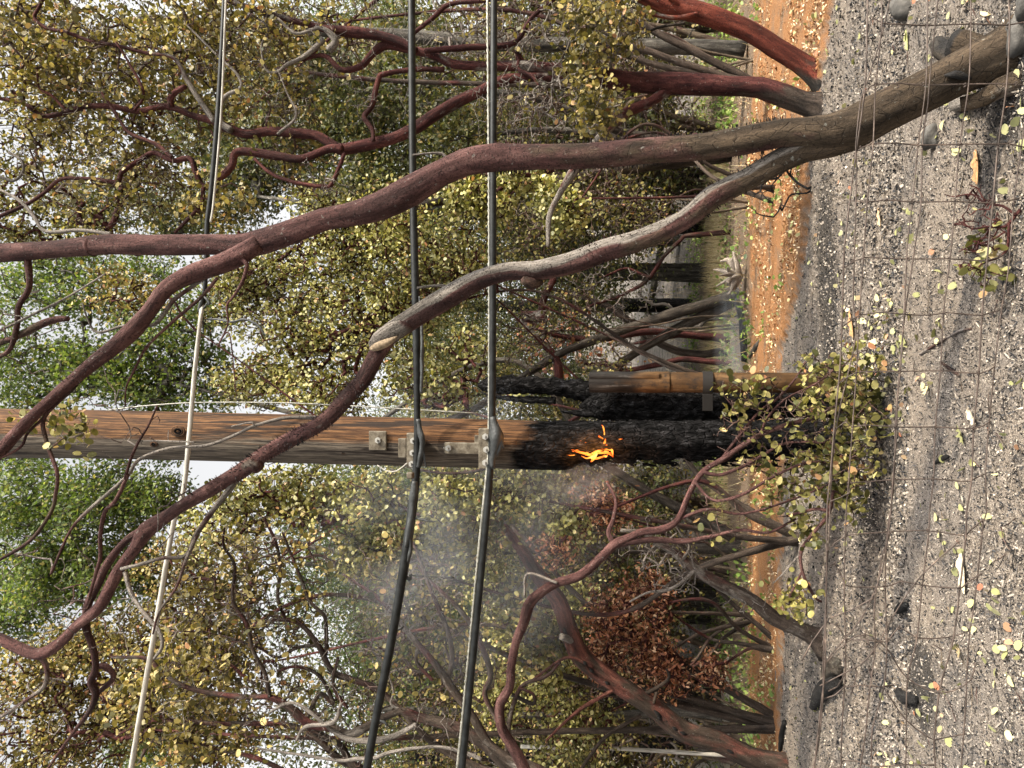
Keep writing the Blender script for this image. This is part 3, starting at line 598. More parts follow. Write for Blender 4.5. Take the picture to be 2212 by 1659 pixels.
rk = np.random.default_rng(2); cc_, r_c = dens("1625,1639,46 1558,1606,42 1475,1580,44 1421,1536,42 1371,1503,42 1304,1459,40 1254,1416,42 1231,1366,40", 8.85, 8.5)
for q_ in rk.integers(2, len(cc_) - 2, 13):
    a_ = rk.uniform(-1.2, 1.2); off = np.array((math.cos(a_ - 1.57) * r_c[q_] * .93, -abs(math.cos(a_)) * r_c[q_] * .93, math.sin(a_) * r_c[q_] * .8)); p_ = cc_[q_] + off; t_ = (cc_[q_ + 1] - cc_[q_ - 1]); t_ /= np.linalg.norm(t_); z_ = rk.uniform(.03, .07)
    tube(mb, [p_ - t_ * z_, p_, p_ + t_ * z_ * .8], [.004, .02, .004], 7, step=.02, tone=[(0, 0, 2)] * 3, bump=.2)
mb.build('trunk', m_bark_red2, root)
mb = MB(); lf = MB()
dress(np.concatenate(nodes), [((1130, 1300, 8.6, 70, 90, .6), 120, .9), ((1180, 1400, 8.8, 70, 80, .5), 110, .8), ((1040, 1150, 8.4, 90, 90, .6), 110, .6)], mb, lf, .065, 3, seed=90)
mb.build('twig', m_twig, root)['kind'] = 'stuff'; lf.build('foliage', m_leaf_olive, root, smooth=False)

root = thing('dead_manzanita', G(1770, 1380), 'short grey brown dead trunk slanting up from the ash behind the fence', 'tree')
mb = MB()
nodes = limbs(mb, [("1785,1388,84 1772,1382,60 1758,1374,40 1715,1353,33 1675,1336,32 1625,1296,30 1558,1263,28 1508,1236,24 1475,1209,22 1454,1189,18 1420,1173,14 1390,1150,10 1340,1145,7", 7.0, 6.9, (.15, 1, .1), (.7, .3, 0)),
    ("1500,1232,9 1470,1260,8 1440,1275,7 1400,1280,5 1360,1300,4", 6.9, 6.8, (.9, 0, 0)), ("1475,1209,8 1490,1180,7 1470,1150,6 1450,1120,4", 6.9, 6.8, (.6, .2, 0))], 14, .09)
mb.build('trunk', m_bark_wine, root)
mb = MB(); lf = MB(); dress(np.concatenate(nodes), [((1460, 1230, 6.9, 80, 70, .3), 50, 0), ((1400, 1180, 6.9, 80, 80, .3), 50, 0), ((1600, 1300, 6.9, 60, 50, .3), 20, 0)], mb, lf, seed=95, tone=(.8, .2, 0))
mb.build('twig', m_twig, root)['kind'] = 'stuff'

# fallen crown hanging down in front of the pole
root = thing('broken_manzanita', G(1910, 960), 'pinkish broken manzanita limb bent down with its leafy crown on the ash before the pole', 'tree')
mb = MB()
S3 = [("1145,1720,30 1131,1659,27 1107,1613,24 1084,1573,22 1081,1523,21 1101,1483,19 1104,1439,19 1114,1389,19 1131,1346,22 1144,1303,24 1175,1275,22 1204,1259,20 1254,1243,20 1297,1206,20 1327,1176,19 1360,1160,15 1387,1149,15 1430,1143,16 1464,1123,14 1491,1062,12 1518,1020,12 1558,993,11 1641,940,11 1708,916,10 1768,900,9 1820,880,6 1860,870,4", 5.6, 5.2, (.25, 0, 0), (0, 0, 0)),
    ("1327,1176,16 1404,1166,14 1475,1169,12 1530,1160,9 1600,1145,7 1660,1150,6 1720,1120,5", 5.4, 5.3),
    ("1518,1020,9 1560,1025,8 1620,1000,7 1690,960,6 1750,955,5 1820,960,4", 5.3, 5.2), ("1641,940,7 1660,900,6 1700,860,5 1760,830,4 1800,800,3", 5.25, 5.1),
    ("1558,993,7 1590,950,7 1640,890,6 1680,860,6 1720,815,4 1740,780,3", 5.3, 5.3), ("1500,1040,8 1540,1080,7 1600,1070,7 1670,1030,6 1740,1000,5 1800,1000,4", 5.3, 5.15),
    ("1470,1120,8 1530,1100,7 1600,1110,6 1680,1090,5 1760,1060,4 1800,1040,3", 5.35, 5.15), ("1540,1005,6 1580,985,6 1600,940,5 1590,890,4 1560,850,3", 5.3, 5.35),
    ("1327,1176,13 1315,1150,12 1325,1120,10 1330,1080,8 1310,1040,7", 5.4, 5.6, (.2, .3, .3)), ("1204,1259,7 1140,1240,6 1133,1290,5", 5.4, 5.4, (.8, 0, 0)), ("1700,1115,6 1760,1100,7 1790,1100,8 1800,1060,7", 5.3, 5.1),
    ("1800,1060,8 1790,1110,7 1750,1160,8 1730,1195,8 1735,1240,7 1760,1290,6 1775,1300,5", 5.2, 5.3, (0, 0, 0)), ("1735,1230,5 1715,1270,5 1700,1300,4", 5.3, 5.35), ("1730,1195,4 1690,1240,3 1670,1260,2", 5.3, 5.35, (.8, 0, 0))]
nodes = limbs(mb, S3, 12, .07); curls(mb, dens("1254,1243,20 1297,1206,20 1327,1176,19 1387,1149,15", 5.42, 5.38), 40, .012)
mb.build('trunk', m_bark_pink, root)
mb = MB(); lf = MB()
dress(np.concatenate(nodes), [((1800, 870, 5.2, 90, 80, .3), 66, .6), ((1860, 900, 5.15, 50, 90, .3), 56, .8), ((1780, 800, 5.2, 80, 60, .25), 46, .6), ((1865, 815, 5.1, 55, 70, .25), 34, .8), ((1840, 1000, 5.15, 60, 100, .3), 60, .5), ((1700, 900, 5.2, 110, 90, .2), 60, .2), ((1760, 960, 5.2, 80, 110, .25), 60, .25),
    ((1780, 1010, 5.2, 60, 60, .2), 36, .9), ((1830, 1080, 5.2, 40, 50, .2), 26, 1), ((1700, 1060, 5.3, 70, 70, .2), 36, .8), ((1640, 1010, 5.3, 60, 60, .2), 24, .5), ((1740, 1140, 5.3, 40, 50, .2), 18, .8), ((1590, 860, 5.3, 50, 50, .15), 18, .9),
    ((1640, 830, 5.3, 40, 30, .1), 10, .9), ((1720, 1290, 5.35, 50, 60, .15), 26, 1), ((1620, 930, 5.2, 90, 80, .2), 40, .15), ((1550, 1120, 5.3, 80, 60, .2), 36, .1)], mb, lf, .046, 2, .0022, (.15, .1, 0), seed=110, step=.07, spread=.035)
mb.build('twig', m_twig, root)['kind'] = 'stuff'; lf.build('foliage', m_leaf_olive, root, smooth=False)

# many-stemmed manzanita at the left edge
root = thing('manzanita_tree', G(1790, 1850), 'tangled many stemmed manzanita at the left edge, half of its limbs bleached', 'tree')
mb = MB()
S4 = [("1600,1850,60 1350,1760,46 1200,1690,38 1131,1655,32 1097,1639,22 1054,1606,21 1020,1546,18 980,1493,18 944,1439,15 904,1393,13 854,1333,11 814,1289,9 780,1266,7 740,1240,5", 6.9, 7.0, (.2, .8, .1), (.5, .3, 0)),
    ("964,1478,12 977,1423,12 970,1373,11 950,1319,11 924,1256,9 904,1199,7 880,1150,5", 7.0, 7.1, (.4, .5, 0)),
    ("1080,1570,12 1070,1549,11 1047,1499,12 1060,1456,13 1037,1389,12 1010,1339,11 970,1293,9 930,1256,7 900,1220,5", 6.9, 7.1, (.3, .6, 0)),
    ("1131,1660,34 1100,1656,32 1037,1599,27 970,1566,25 904,1549,19 870,1536,15 830,1550,15 787,1573,19 754,1586,20 717,1573,18 667,1563,18 627,1529,17 583,1506,13 533,1506,12 467,1499,11 400,1483,10 350,1453,9 317,1423,8 240,1419,6", 7.0, 6.7, (.1, 0, 0), (.2, 0, 0)),
    ("583,1506,9 573,1456,9 547,1406,9 533,1349,9 503,1296,8 507,1223,7 483,1179,6 485,1140,4", 6.8, 6.6, (.1, 0, 0)),
    ("1110,1680,20 1020,1653,17 937,1606,15 897,1566,14 837,1506,12 804,1483,13 754,1466,14 717,1449,13 687,1393,12 650,1349,10 617,1339,9 573,1343,7 540,1360,5", 7.1, 7.2, (.1, .2, 0)),
    ("850,1700,20 780,1660,17 733,1639,16 683,1593,16 633,1569,13 567,1563,11 467,1563,10 367,1556,9 300,1566,7 250,1590,5", 7.3, 7.2),
    ("1040,1640,8 1004,1626,8 944,1613,7 854,1623,8 804,1639,9 770,1639,9 737,1643,7 667,1633,6 600,1623,5 550,1616,4", 6.7, 6.6, (1.2, 0, 0)),
    ("820,1700,16 760,1650,16 737,1613,16 700,1590,13 650,1560,11 600,1510,9 540,1470,8 480,1420,6", 7.2, 7.2),
    ("704,1415,9 705,1370,9 700,1330,8 670,1300,8 650,1250,7 630,1200,6 610,1150,5", 7.2, 7.2), ("617,1339,8 600,1290,8 605,1230,8 595,1170,7 570,1120,5", 7.2, 7.1), ("687,1393,8 640,1400,8 600,1420,7 560,1400,5 500,1380,5", 7.2, 7.1),
    ("660,1560,9 690,1500,10 720,1520,9 690,1460,8 640,1440,7 600,1450,6", 7.1, 7.1), ("730,1420,7 720,1480,8 750,1530,8", 7.1, 7.1, (.3, 0, 0)),
    ("900,1565,10 850,1590,12 800,1600,14 737,1590,10 640,1520,7 580,1540,5", 6.7, 6.6, (1.3, 0, 0)),
    ("737,1520,8 720,1560,9 660,1570,8 640,1600,6", 6.6, 6.6, (1.3, 0, 0)), ("940,1440,7 900,1450,7 870,1420,6 820,1400,5", 7.1, 7.1), ("904,1393,8 900,1430,8 935,1470,8", 7.0, 7.0),
    ("300,1650,7 330,1600,8 400,1600,8 480,1620,9 560,1640,10 640,1680,12", 7.2, 7.3), ("1095,1630,12 1100,1560,11 1110,1520,10 1130,1480,9 1180,1460,8 1210,1430,6", 7.2, 7.4, (0, .1, 0)),
    ("1105,1500,9 1150,1520,9 1152,1500,7 1120,1485,6", 7.3, 7.3, (0, .1, 0)), ("870,1536,6 845,1520,6 850,1490,5 830,1440,5 800,1400,4", 7, 7, (.9, 0, 0))]
S4 = [sp if len(sp) > 3 and sp[3][0] > .8 else (*sp[:3], (.3, .75, .1), (.35, .45, 0)) for sp in S4]
nodes = limbs(mb, S4, 12, .07); mb.build('trunk', m_bark_wine, root)
mb = MB(); lf = MB()
dress(np.concatenate(nodes), [((560, 1180, 7.0, 110, 90, .6), 80, 0), ((560, 1330, 7.0, 120, 100, .6), 110, 0), ((600, 1480, 6.9, 120, 100, .6), 110, 0), ((420, 1300, 7.0, 100, 110, .6), 80, 0), ((430, 1480, 6.9, 100, 110, .6), 90, 0), ((780, 1320, 7.0, 110, 110, .6), 90, 0), ((780, 1460, 7.0, 110, 110, .6), 90, 0), ((920, 1290, 7.0, 90, 90, .5), 60, 0),
    ((960, 1560, 6.9, 110, 80, .5), 60, 0), ((700, 1600, 6.8, 130, 60, .5), 80, 0)], mb, lf, seed=760, tone=(.7, .2, 0), rtip=.0018, wob=.34, rmax=.008)
dress(np.concatenate(nodes), [((620, 1200, 7.3, 130, 110, .8), 150, .3), ((600, 1350, 7.3, 130, 110, .8), 170, .25), ((620, 1500, 7.3, 130, 110, .8), 170, .2), ((500, 1250, 7.3, 90, 110, .8), 130, .5), ((450, 1400, 7.3, 100, 110, .8), 160, .7), ((430, 1560, 7.3, 110, 110, .8), 170, .8),
    ((330, 1480, 7.3, 90, 110, .8), 110, .8), ((850, 1250, 7.3, 110, 110, .7), 120, .25), ((850, 1400, 7.3, 120, 110, .7), 110, .1), ((1000, 1420, 7.5, 110, 110, .6), 90, .3), ((780, 1560, 7.3, 110, 90, .6), 90, .1)], mb, lf, .06, 3, seed=140, tone=(.35, .2, 0))
mb.build('twig', m_twig, root)['kind'] = 'stuff'; lf.build('foliage', m_leaf_gold, root, smooth=False)

# ================================================================= LEAFY TREES AND SHRUBS grown lobe by lobe
def leafy(name, label, cat, basexy, Yb, boxes, bark_m, leaf_m, leaf=.065, shape=ROUND, per=4, rtip=.0035, stems=2, step=.2, wob=.28, tone=(.1, .1, 0), seed=0, spread=.07, group=None, base_r=.07, upb=.35, pexp=.42, face=(.2, -.3, 0), rmax=.09, lv=.6, dn=1.6):
    if shape is ROUND: leaf *= .70; per = int(per * 1.5); spread *= .72
    base_r *= .62; rmax = min(rmax, base_r)
    b = P(basexy[0], basexy[1], Yb); b[2] = terrain(b[0], b[1]) - .02
    root = thing(name, b, label, cat, group)
    mb = MB(); lf = MB(); rg = np.random.default_rng(seed)
    cs = [blob(*bx[0]) for bx in boxes]; st = []
    order = sorted(range(len(cs)), key=lambda i: cs[i][0][2])
    for s_ in range(stems):
        tgt = cs[order[(s_ * max(1, len(cs) // stems)) % len(cs)]][0]
        off = rg.normal(size=3) * (.06, .06, 0) * (s_ > 0)
        mid = b + (tgt - b) * (.35, .3, .5) + rg.normal(size=3) * .2 * np.linalg.norm(tgt - b) * (1, .6, .3)
        pts = np.array([b + off, b + off + (mid - b) * (.4, .4, .5), mid, tgt * .8 + mid * .2]); br = base_r * (1, .85, .65, .4)[0]
        c_, r_ = tube(mb, pts, np.array((base_r * 1.25, base_r * .85, base_r * .65, base_r * .3)), 9, tone=[(.2, .9, .35), (.25, .8, .1), (.2, .5, 0), tone], bump=.12, seed=seed + s_)
        st.append(c_[1::2])
    st = np.concatenate(st)
    tips = np.concatenate([ellips(int(bx[1] * dn), c_, r_, .15) for bx, (c_, r_) in zip(boxes, cs)])
    tips = tips[tips[:, 2] > terrain(tips[:, 0], tips[:, 1]) + .05]
    p0, p1, r0, r1, ps, tn, ch = grow(st, tips, step, wob, rtip, pexp, rmax, seed=seed, up_pull=1.0)
    prisms(mb, p0, p1, r0, r1, 5, tone)
    mb.build('trunk', bark_m, root)
    if per > 0:
        ch = ch[R.random(len(ch)) < lv]; q = np.repeat(ps[ch], per, 0) + R.normal(size=(len(ch) * per, 3)) * spread; leaves(lf, q, leaf, shape, upb, face=face)
        lf.build('foliage', leaf_m, root, smooth=False)
    return root

MZ = dict(bark_m=m_bark_wine, shape=ROUND)
leafy('manzanita_shrub', 'broad yellow leaved manzanita between the pole and the leaning limb', 'shrub', (1560, 860), 10.0,
      [((560, 600, 10.2, 120, 100, 1), 300), ((640, 720, 10, 130, 110, 1), 360), ((720, 560, 10, 130, 130, 1), 360), ((800, 700, 9.8, 130, 110, 1), 300), ((900, 600, 9.8, 120, 130, .9), 260), ((980, 560, 9.6, 100, 110, .8), 160), ((560, 830, 10, 110, 60, .8), 200), ((700, 850, 9.6, 110, 70, .8), 200), ((500, 640, 10.4, 70, 80, .7), 140), ((840, 480, 9.8, 90, 90, .8), 180), ((700, 450, 10.2, 80, 60, .8), 120)],
      leaf_m=m_leaf_bright, leaf=.07, per=5, lv=.48, stems=3, seed=201, spread=.09, base_r=.05, **MZ)
leafy('manzanita_shrub', 'bright olive manzanita sprays hanging right of the charred post top', 'shrub', (1740, 846), 7.2,
      [((900, 780, 7, 60, 70, .3), 40), ((960, 840, 6.9, 70, 50, .3), 44), ((860, 830, 7, 50, 60, .3), 34), ((1010, 760, 7, 70, 80, .3), 36), ((930, 870, 6.9, 60, 30, .2), 22), ((1120, 860, 6.9, 40, 30, .2), 12)],
      leaf_m=m_leaf_bright, leaf=.07, per=3, stems=2, seed=202, step=.1, spread=.05, base_r=.05, tone=(.3, 0, 0), **MZ)
leafy('manzanita_shrub', 'pale yellow manzanita sprig cluster under the forked red limb', 'shrub', (1590, 420), 9.4,
      [((1060, 430, 9.2, 60, 50, .4), 90), ((1130, 390, 9.2, 60, 30, .4), 60), ((1200, 430, 8.8, 60, 40, .3), 60), ((1220, 470, 8.6, 50, 60, .3), 60), ((1000, 420, 9.2, 60, 60, .4), 90)],
      leaf_m=m_leaf_bright, leaf=.08, per=4, stems=3, seed=203, step=.14, spread=.06, base_r=.045, **MZ)
leafy('manzanita_shrub', 'pale olive manzanita with big round leaves left of the clamps on the pole', 'shrub', (1660, 1160), 8.3,
      [((560, 1060, 8.2, 100, 60, .7), 130), ((680, 1080, 8.2, 90, 70, .7), 130), ((800, 1080, 8, 80, 70, .6), 130), ((880, 1160, 8, 80, 80, .5), 130), ((960, 1070, 7.8, 80, 60, .5), 110), ((1060, 1060, 7.8, 70, 50, .5), 90), ((1150, 1060, 7.8, 70, 50, .4), 60), ((480, 1130, 8.4, 80, 90, .7), 120), ((780, 1200, 8.2, 70, 60, .5), 90), ((1230, 1130, 7.8, 50, 60, .4), 40)],
      leaf_m=m_leaf_bright, leaf=.075, per=4, stems=4, seed=204, spread=.07, base_r=.06, **MZ)
leafy('manzanita_shrub', 'tall golden olive manzanita crown in the upper left corner', 'shrub', (1640, 1560), 9.6,
      [((60, 1500, 9.4, 110, 110, 1), 240), ((150, 1420, 9.4, 110, 90, 1), 220), ((200, 1570, 9.4, 110, 110, 1), 280), ((320, 1370, 9.6, 110, 90, 1), 250), ((330, 1500, 9.6, 110, 110, 1), 260), ((440, 1300, 9.8, 100, 90, 1), 220), ((470, 1450, 9.8, 100, 110, 1), 220), ((460, 1600, 9.8, 100, 90, 1), 220), ((380, 1220, 9.8, 70, 70, .8), 130), ((80, 1640, 9.4, 110, 60, 1), 140)],
      leaf_m=m_leaf_gold, leaf=.075, per=5, lv=.48, stems=4, seed=205, spread=.09, base_r=.07, **MZ)
leafy('manzanita_shrub', 'yellow olive manzanita leaves spreading over the upper right corner', 'shrub', (1620, 200), 9.8,
      [((60, 60, 9.4, 130, 120, 1), 200), ((120, 240, 9.6, 130, 120, 1), 190), ((230, 100, 9.6, 120, 120, 1), 200), ((300, 260, 9.6, 120, 120, 1), 170), ((400, 80, 9.8, 120, 120, 1), 200), ((480, 200, 9.8, 100, 120, 1), 150), ((560, 60, 9.8, 120, 100, 1), 160), ((60, 400, 9.6, 80, 70, .8), 70), ((330, 400, 9.8, 110, 70, .8), 110), ((20, 480, 9.6, 70, 60, .8), 90), ((120, 440, 9.6, 60, 50, .8), 50), ((-60, 300, 9.4, 90, 200, 1), 120), ((60, 520, 9.6, 80, 40, .6), 60), ((200, 500, 9.6, 80, 50, .6), 70)],
      leaf_m=m_leaf_olive, leaf=.075, per=4, lv=.48, stems=4, seed=206, spread=.09, base_r=.07, **MZ)
leafy('manzanita_shrub', 'golden spray of manzanita leaves under the oblique upper limb', 'shrub', (1600, 838), 8.6,
      [((250, 600, 7.2, 70, 30, .4), 16), ((300, 640, 7.2, 60, 40, .4), 20), ((220, 650, 7.2, 40, 60, .4), 12)], leaf_m=m_leaf_gold, leaf=.06, per=5, lv=.8, stems=1, seed=207, spread=.08, base_r=.035, rmax=.012, **MZ)
leafy('rusty_shrub', 'shrub of dead rust brown leaves scorched by the fire', 'shrub', (1590, 1400), 9.6,
      [((1320, 1330, 9.5, 70, 70, .5), 130), ((1390, 1400, 9.5, 60, 70, .5), 140), ((1300, 1420, 9.6, 50, 60, .5), 80), ((1440, 1460, 9.5, 50, 50, .4), 110), ((1400, 1290, 9.5, 60, 60, .4), 120), ((1540, 1450, 9.6, 30, 40, .4), 70), ((1300, 1100, 9.8, 70, 60, .4), 120), ((1200, 1180, 9.8, 60, 50, .4), 70)],
      bark_m=m_bark_wine, leaf_m=m_leaf_rust, leaf=.062, shape=CURL * (1, 1.4), per=4, lv=.5, stems=4, seed=208, spread=.09, base_r=.05)
leafy('manzanita_shrub', 'low pale leaved manzanita beyond the arcing red trunk', 'shrub', (1570, 1330), 11.5,
      [((1120, 1330, 11.2, 80, 90, .8), 240), ((1190, 1420, 11.2, 80, 90, .8), 230), ((1080, 1500, 11.4, 80, 90, .8), 170), ((1230, 1290, 11.2, 60, 60, .6), 130), ((1050, 1240, 11.4, 60, 70, .6), 120), ((1240, 1580, 11.4, 100, 80, .8), 160)],
      leaf_m=m_leaf_bright, leaf=.08, per=4, stems=4, seed=209, spread=.09, base_r=.05, **MZ)
OK_ = dict(shape=OAK, bark_m=m_bark_grey)
leafy('oak_tree', 'green oak with sky showing between its leaves above the pole wires', 'tree', (1500, 640), 13,
      [((60, 620, 12.5, 90, 80, 1.2), 130), ((80, 790, 12.5, 110, 100, 1.2), 230), ((230, 800, 12.5, 110, 90, 1.2), 230), ((200, 650, 12.8, 90, 70, 1.2), 130), ((340, 720, 12.8, 90, 90, 1), 150), ((340, 850, 12.8, 80, 60, 1), 130), ((440, 660, 13, 70, 60, 1), 60), ((60, 900, 12.5, 90, 60, 1), 90), ((-80, 760, 12.5, 100, 150, 1.2), 120), ((150, 560, 13, 90, 50, 1), 90), ((320, 580, 13, 80, 50, 1), 70), ((430, 780, 13, 70, 60, 1), 90), ((470, 860, 13.2, 60, 50, 1), 60), ((300, 960, 13, 120, 60, 1), 90), ((20, 1000, 13, 80, 50, 1), 60)],
      leaf_m=m_leaf_oak2, leaf=.08, per=8, lv=.65, stems=2, seed=301, spread=.12, base_r=.14, **OK_)
leafy('oak_tree', 'dense light green oak crown left of the pole top', 'tree', (1500, 1180), 13,
      [((60, 1080, 12.5, 100, 100, 1.2), 260), ((120, 1220, 12.5, 100, 100, 1.2), 320), ((220, 1080, 12.5, 100, 90, 1.2), 260), ((260, 1230, 12.8, 90, 90, 1.2), 230), ((30, 1330, 12.5, 90, 90, 1.2), 170), ((330, 1080, 12.8, 80, 70, 1), 150), ((-80, 1200, 12.5, 100, 180, 1.2), 150), ((330, 1620, 13, 100, 60, 1), 150), ((170, 1400, 13, 80, 60, 1), 80)],
      leaf_m=m_leaf_oak2, leaf=.08, per=9, lv=.65, stems=2, seed=302, spread=.13, base_r=.14, **OK_)
leafy('oak_tree', 'grey green oak foliage behind the crooked red branches', 'tree', (1520, 330), 14,
      [((650, 150, 13.5, 130, 110, 1.2), 260), ((620, 330, 13.5, 130, 120, 1.2), 300), ((780, 250, 13.5, 120, 120, 1.2), 300), ((800, 420, 13.5, 120, 90, 1.2), 240), ((500, 420, 13.5, 100, 110, 1), 180), ((900, 100, 13.5, 110, 120, 1.2), 180), ((960, 300, 13.5, 110, 120, 1.2), 190), ((380, 470, 13.8, 100, 80, 1), 130), ((450, 280, 13.8, 120, 120, 1), 160), ((220, 430, 13.5, 120, 90, 1), 130)],
      leaf_m=m_leaf_sage, leaf=.085, per=9, lv=.8, stems=3, seed=303, spread=.14, base_r=.15, **OK_)
# leafless scrub
for k, (lab, bxy, Yb, bx) in enumerate([
    ('bare grey brown scrub behind the two red trunks', (1600, 130), 11.5, [((1080, 60, 11, 120, 100, .8), 260), ((1150, 230, 11, 120, 100, .8), 260), ((1320, 110, 11.2, 100, 110, .6), 200)]),
    ('bare brown scrub beneath the sprigs of the forked limb', (1600, 440), 11.5, [((1280, 400, 11, 110, 110, .8), 260), ((1380, 480, 11, 90, 90, .6), 220), ((1150, 500, 11, 90, 80, .6), 160)]),
    ('leafless twiggy scrub seen between leaning limb and charred post', (1560, 700), 12.5, [((1230, 660, 12, 80, 100, .8), 130), ((1310, 790, 12, 70, 60, .6), 80), ((1120, 720, 12, 90, 110, .6), 160)]),
    ('leafless scrub behind the smoke left of the pole', (1590, 1230), 12.0, [((1000, 1200, 11.8, 120, 110, .8), 260), ((1250, 1230, 11.8, 100, 90, .6), 200), ((860, 1330, 12, 120, 110, .8), 240), ((1430, 1180, 11.5, 90, 80, .5), 140)]),
    ('leafless scrub along the left edge below the cables', (1600, 1560), 12.5, [((1000, 1560, 12, 120, 100, .8), 240), ((1250, 1560, 12, 110, 90, .6), 220), ((850, 1500, 12, 110, 90, .6), 180)]),
    ]):
    leafy('bare_shrub', lab, 'shrub', bxy, Yb, bx, m_twig, m_leaf_olive, leaf=.07, per=(0, 1, 1, 1, 1)[k], rtip=.0028, stems=3, tone=(.35, .5, 0), seed=401 + k, base_r=.03, wob=.22, step=.2, pexp=.45)

# ================================================================= STANDING TRUNKS further back
def bole(name, label, spec, Y0, Y1, m_, tone=(0, 0, 0), seg=12, cat='tree'):
    pts, r = path(spec, Y0, Y1); b = pts[0].copy(); root = thing(name, b, label, cat)
    mb = MB(); tube(mb, pts, r, seg, bump=.06, tone=[tone] * len(pts), seed=int(pts[0, 0] * 7) % 60)
    # a few broken side limbs
    rg = np.random.default_rng(int(abs(pts[0, 0]) * 100))
    st = catmull(pts, [5] * (len(pts) - 1))[3:]; tips = st[rg.integers(0, len(st), 12)] + rg.normal(size=(12, 3)) * (.7, .4, .3) + (0, 0, .3)
    p0, p1, r0, r1, *_ = grow(st, tips, .2, .3, .007, .4, .03, seed=3); prisms(mb, p0, p1, r0, r1, 5, tone)
    mb.build('trunk', m_, root); return root
bole('oak_tree', 'straight grey oak trunk behind the crooked red one', "1610,108,38 1590,105,34 1500,102,33 1350,98,32 1100,95,30 900,80,28 600,60,24 300,40,18", 12.0, 12.0, m_bark_grey)
bole('burnt_tree', 'blackened trunk nearer the fork of the leaning tree', "1510,386,46 1440,384,42 1350,382,38 1150,380,34 900,372,28", 19, 19, m_bark_dark)
bole('burnt_tree', 'blackened trunk partly behind the lower leaning limb', "1520,490,50 1450,478,46 1350,468,42 1150,462,38 900,455,30", 18.5, 18.5, m_bark_dark)
bole('burnt_tree', 'black trunk standing on the bare grey slope', "1500,662,34 1478,660,32 1400,660,31 1300,660,29 1100,662,24 850,668,18", 22, 22, m_bark_dark)
bole('leaning_snag', 'bare grey brown snag slanting across the grey slope', "1385,760,15 1394,709,15 1419,583,14 1426,545,14 1432,500,12", 25, 24, m_bark_grey, cat='dead tree')
bole('burnt_tree', 'black trunk before the pale dirt road on the left', "1470,1600,34 1440,1608,30 1340,1618,28 1150,1628,24 900,1640,20", 15, 15, m_bark_dark)
bole('oak_tree', 'slim grey brown trunk beside the pale dirt road', "1560,1546,26 1540,1543,21 1470,1535,22 1383,1542,20 1262,1550,18 1050,1540,15 800,1530,12", 12.5, 12.6, m_bark_grey)
bole('oak_tree', 'broad shaded trunk behind the slim one on the left', "1500,1500,46 1480,1503,42 1375,1508,38 1200,1510,34 950,1500,28", 15, 15, m_bark_dark, (.2, .6, 0))
bole('burnt_tree', 'dark distant trunk left of the cable clamps', "1500,1095,30 1300,1100,26 1000,1110,24 700,1130,18", 20, 20, m_bark_dark)
# the group of crooked stems right of the charred post
root = thing('manzanita_clump', P(1530, 740, 14.5) * (1, 1, 0), 'clump of crooked dark stems with a sawn log end right of the conduit', 'tree')
mb = MB()
nodes = limbs(mb, [("1592,736,22 1535,728,17 1475,723,15 1404,716,15 1337,726,16 1271,733,14 1187,720,11 1150,700,10 1120,690,8", 14.5, 13, (.1, .3, .1)),
    ("1592,758,20 1542,762,17 1525,765,16 1464,758,17 1408,731,17 1352,688,16 1310,660,14 1250,640,10 1180,620,7", 14.8, 15, (.2, 1, .1)),
    ("1592,734,10 1540,732,9 1520,731,9 1480,725,8 1430,731,8 1380,740,7 1330,745,6", 14.6, 14.6, (.5, .5, 0)),
    ("1592,786,16 1545,782,14 1529,781,13 1475,776,13 1424,787,12 1352,799,10 1310,790,8 1262,785,7", 14.2, 14, (0, .2, 0)),
    ("1592,686,10 1530,690,9 1505,706,8 1464,677,7 1437,657,6 1410,657,6 1378,634,5", 14.6, 14.6, (.9, .2, 0)),
    ("1197,600,14 1174,650,15 1170,678,15", 12.6, 12.6), ("1131,687,17 1154,726,15 1194,763,15 1205,790,19 1207,815,20 1210,830,20", 12.8, 12.6, (.6, 0, 0), (0, 0, 0)),
    ("1592,500,12 1520,506,11 1480,510,10 1471,518,9 1435,553,9 1403,600,9 1372,623,8 1329,643,7 1280,659,6 1240,680,5", 14.0, 14.2, (0, .4, .2)), ("1403,600,7 1380,590,6 1350,580,5 1300,600,4", 14, 14, (0, .4, .1))], 12, .07)
pts, r = path("1165,665,26 1170,668,30 1170,690,32", 12.5, 12.5); tube(mb, path("1128,684,26 1180,684,30", 12.5, 12.5)[0], path("1128,684,24 1180,684,28", 12.5, 12.5)[1], 12, tone=[(.5, .4, .3)] * 2, bump=.05)
mb.build('trunk', m_bark_wine, root)
mb = MB(); lf = MB(); dress(np.concatenate(nodes), [((1300, 620, 14, 110, 90, .6), 120, 0), ((1380, 680, 14.5, 80, 80, .5), 90, 0), ((1320, 770, 14, 90, 60, .5), 90, .2), ((1200, 740, 13.5, 90, 80, .6), 110, .3)], mb, lf, .08, 2, .005, (.6, .2, 0), seed=500)
mb.build('twig', m_twig, root)['kind'] = 'stuff'; lf.build('foliage', m_leaf_rust, root, smooth=False)

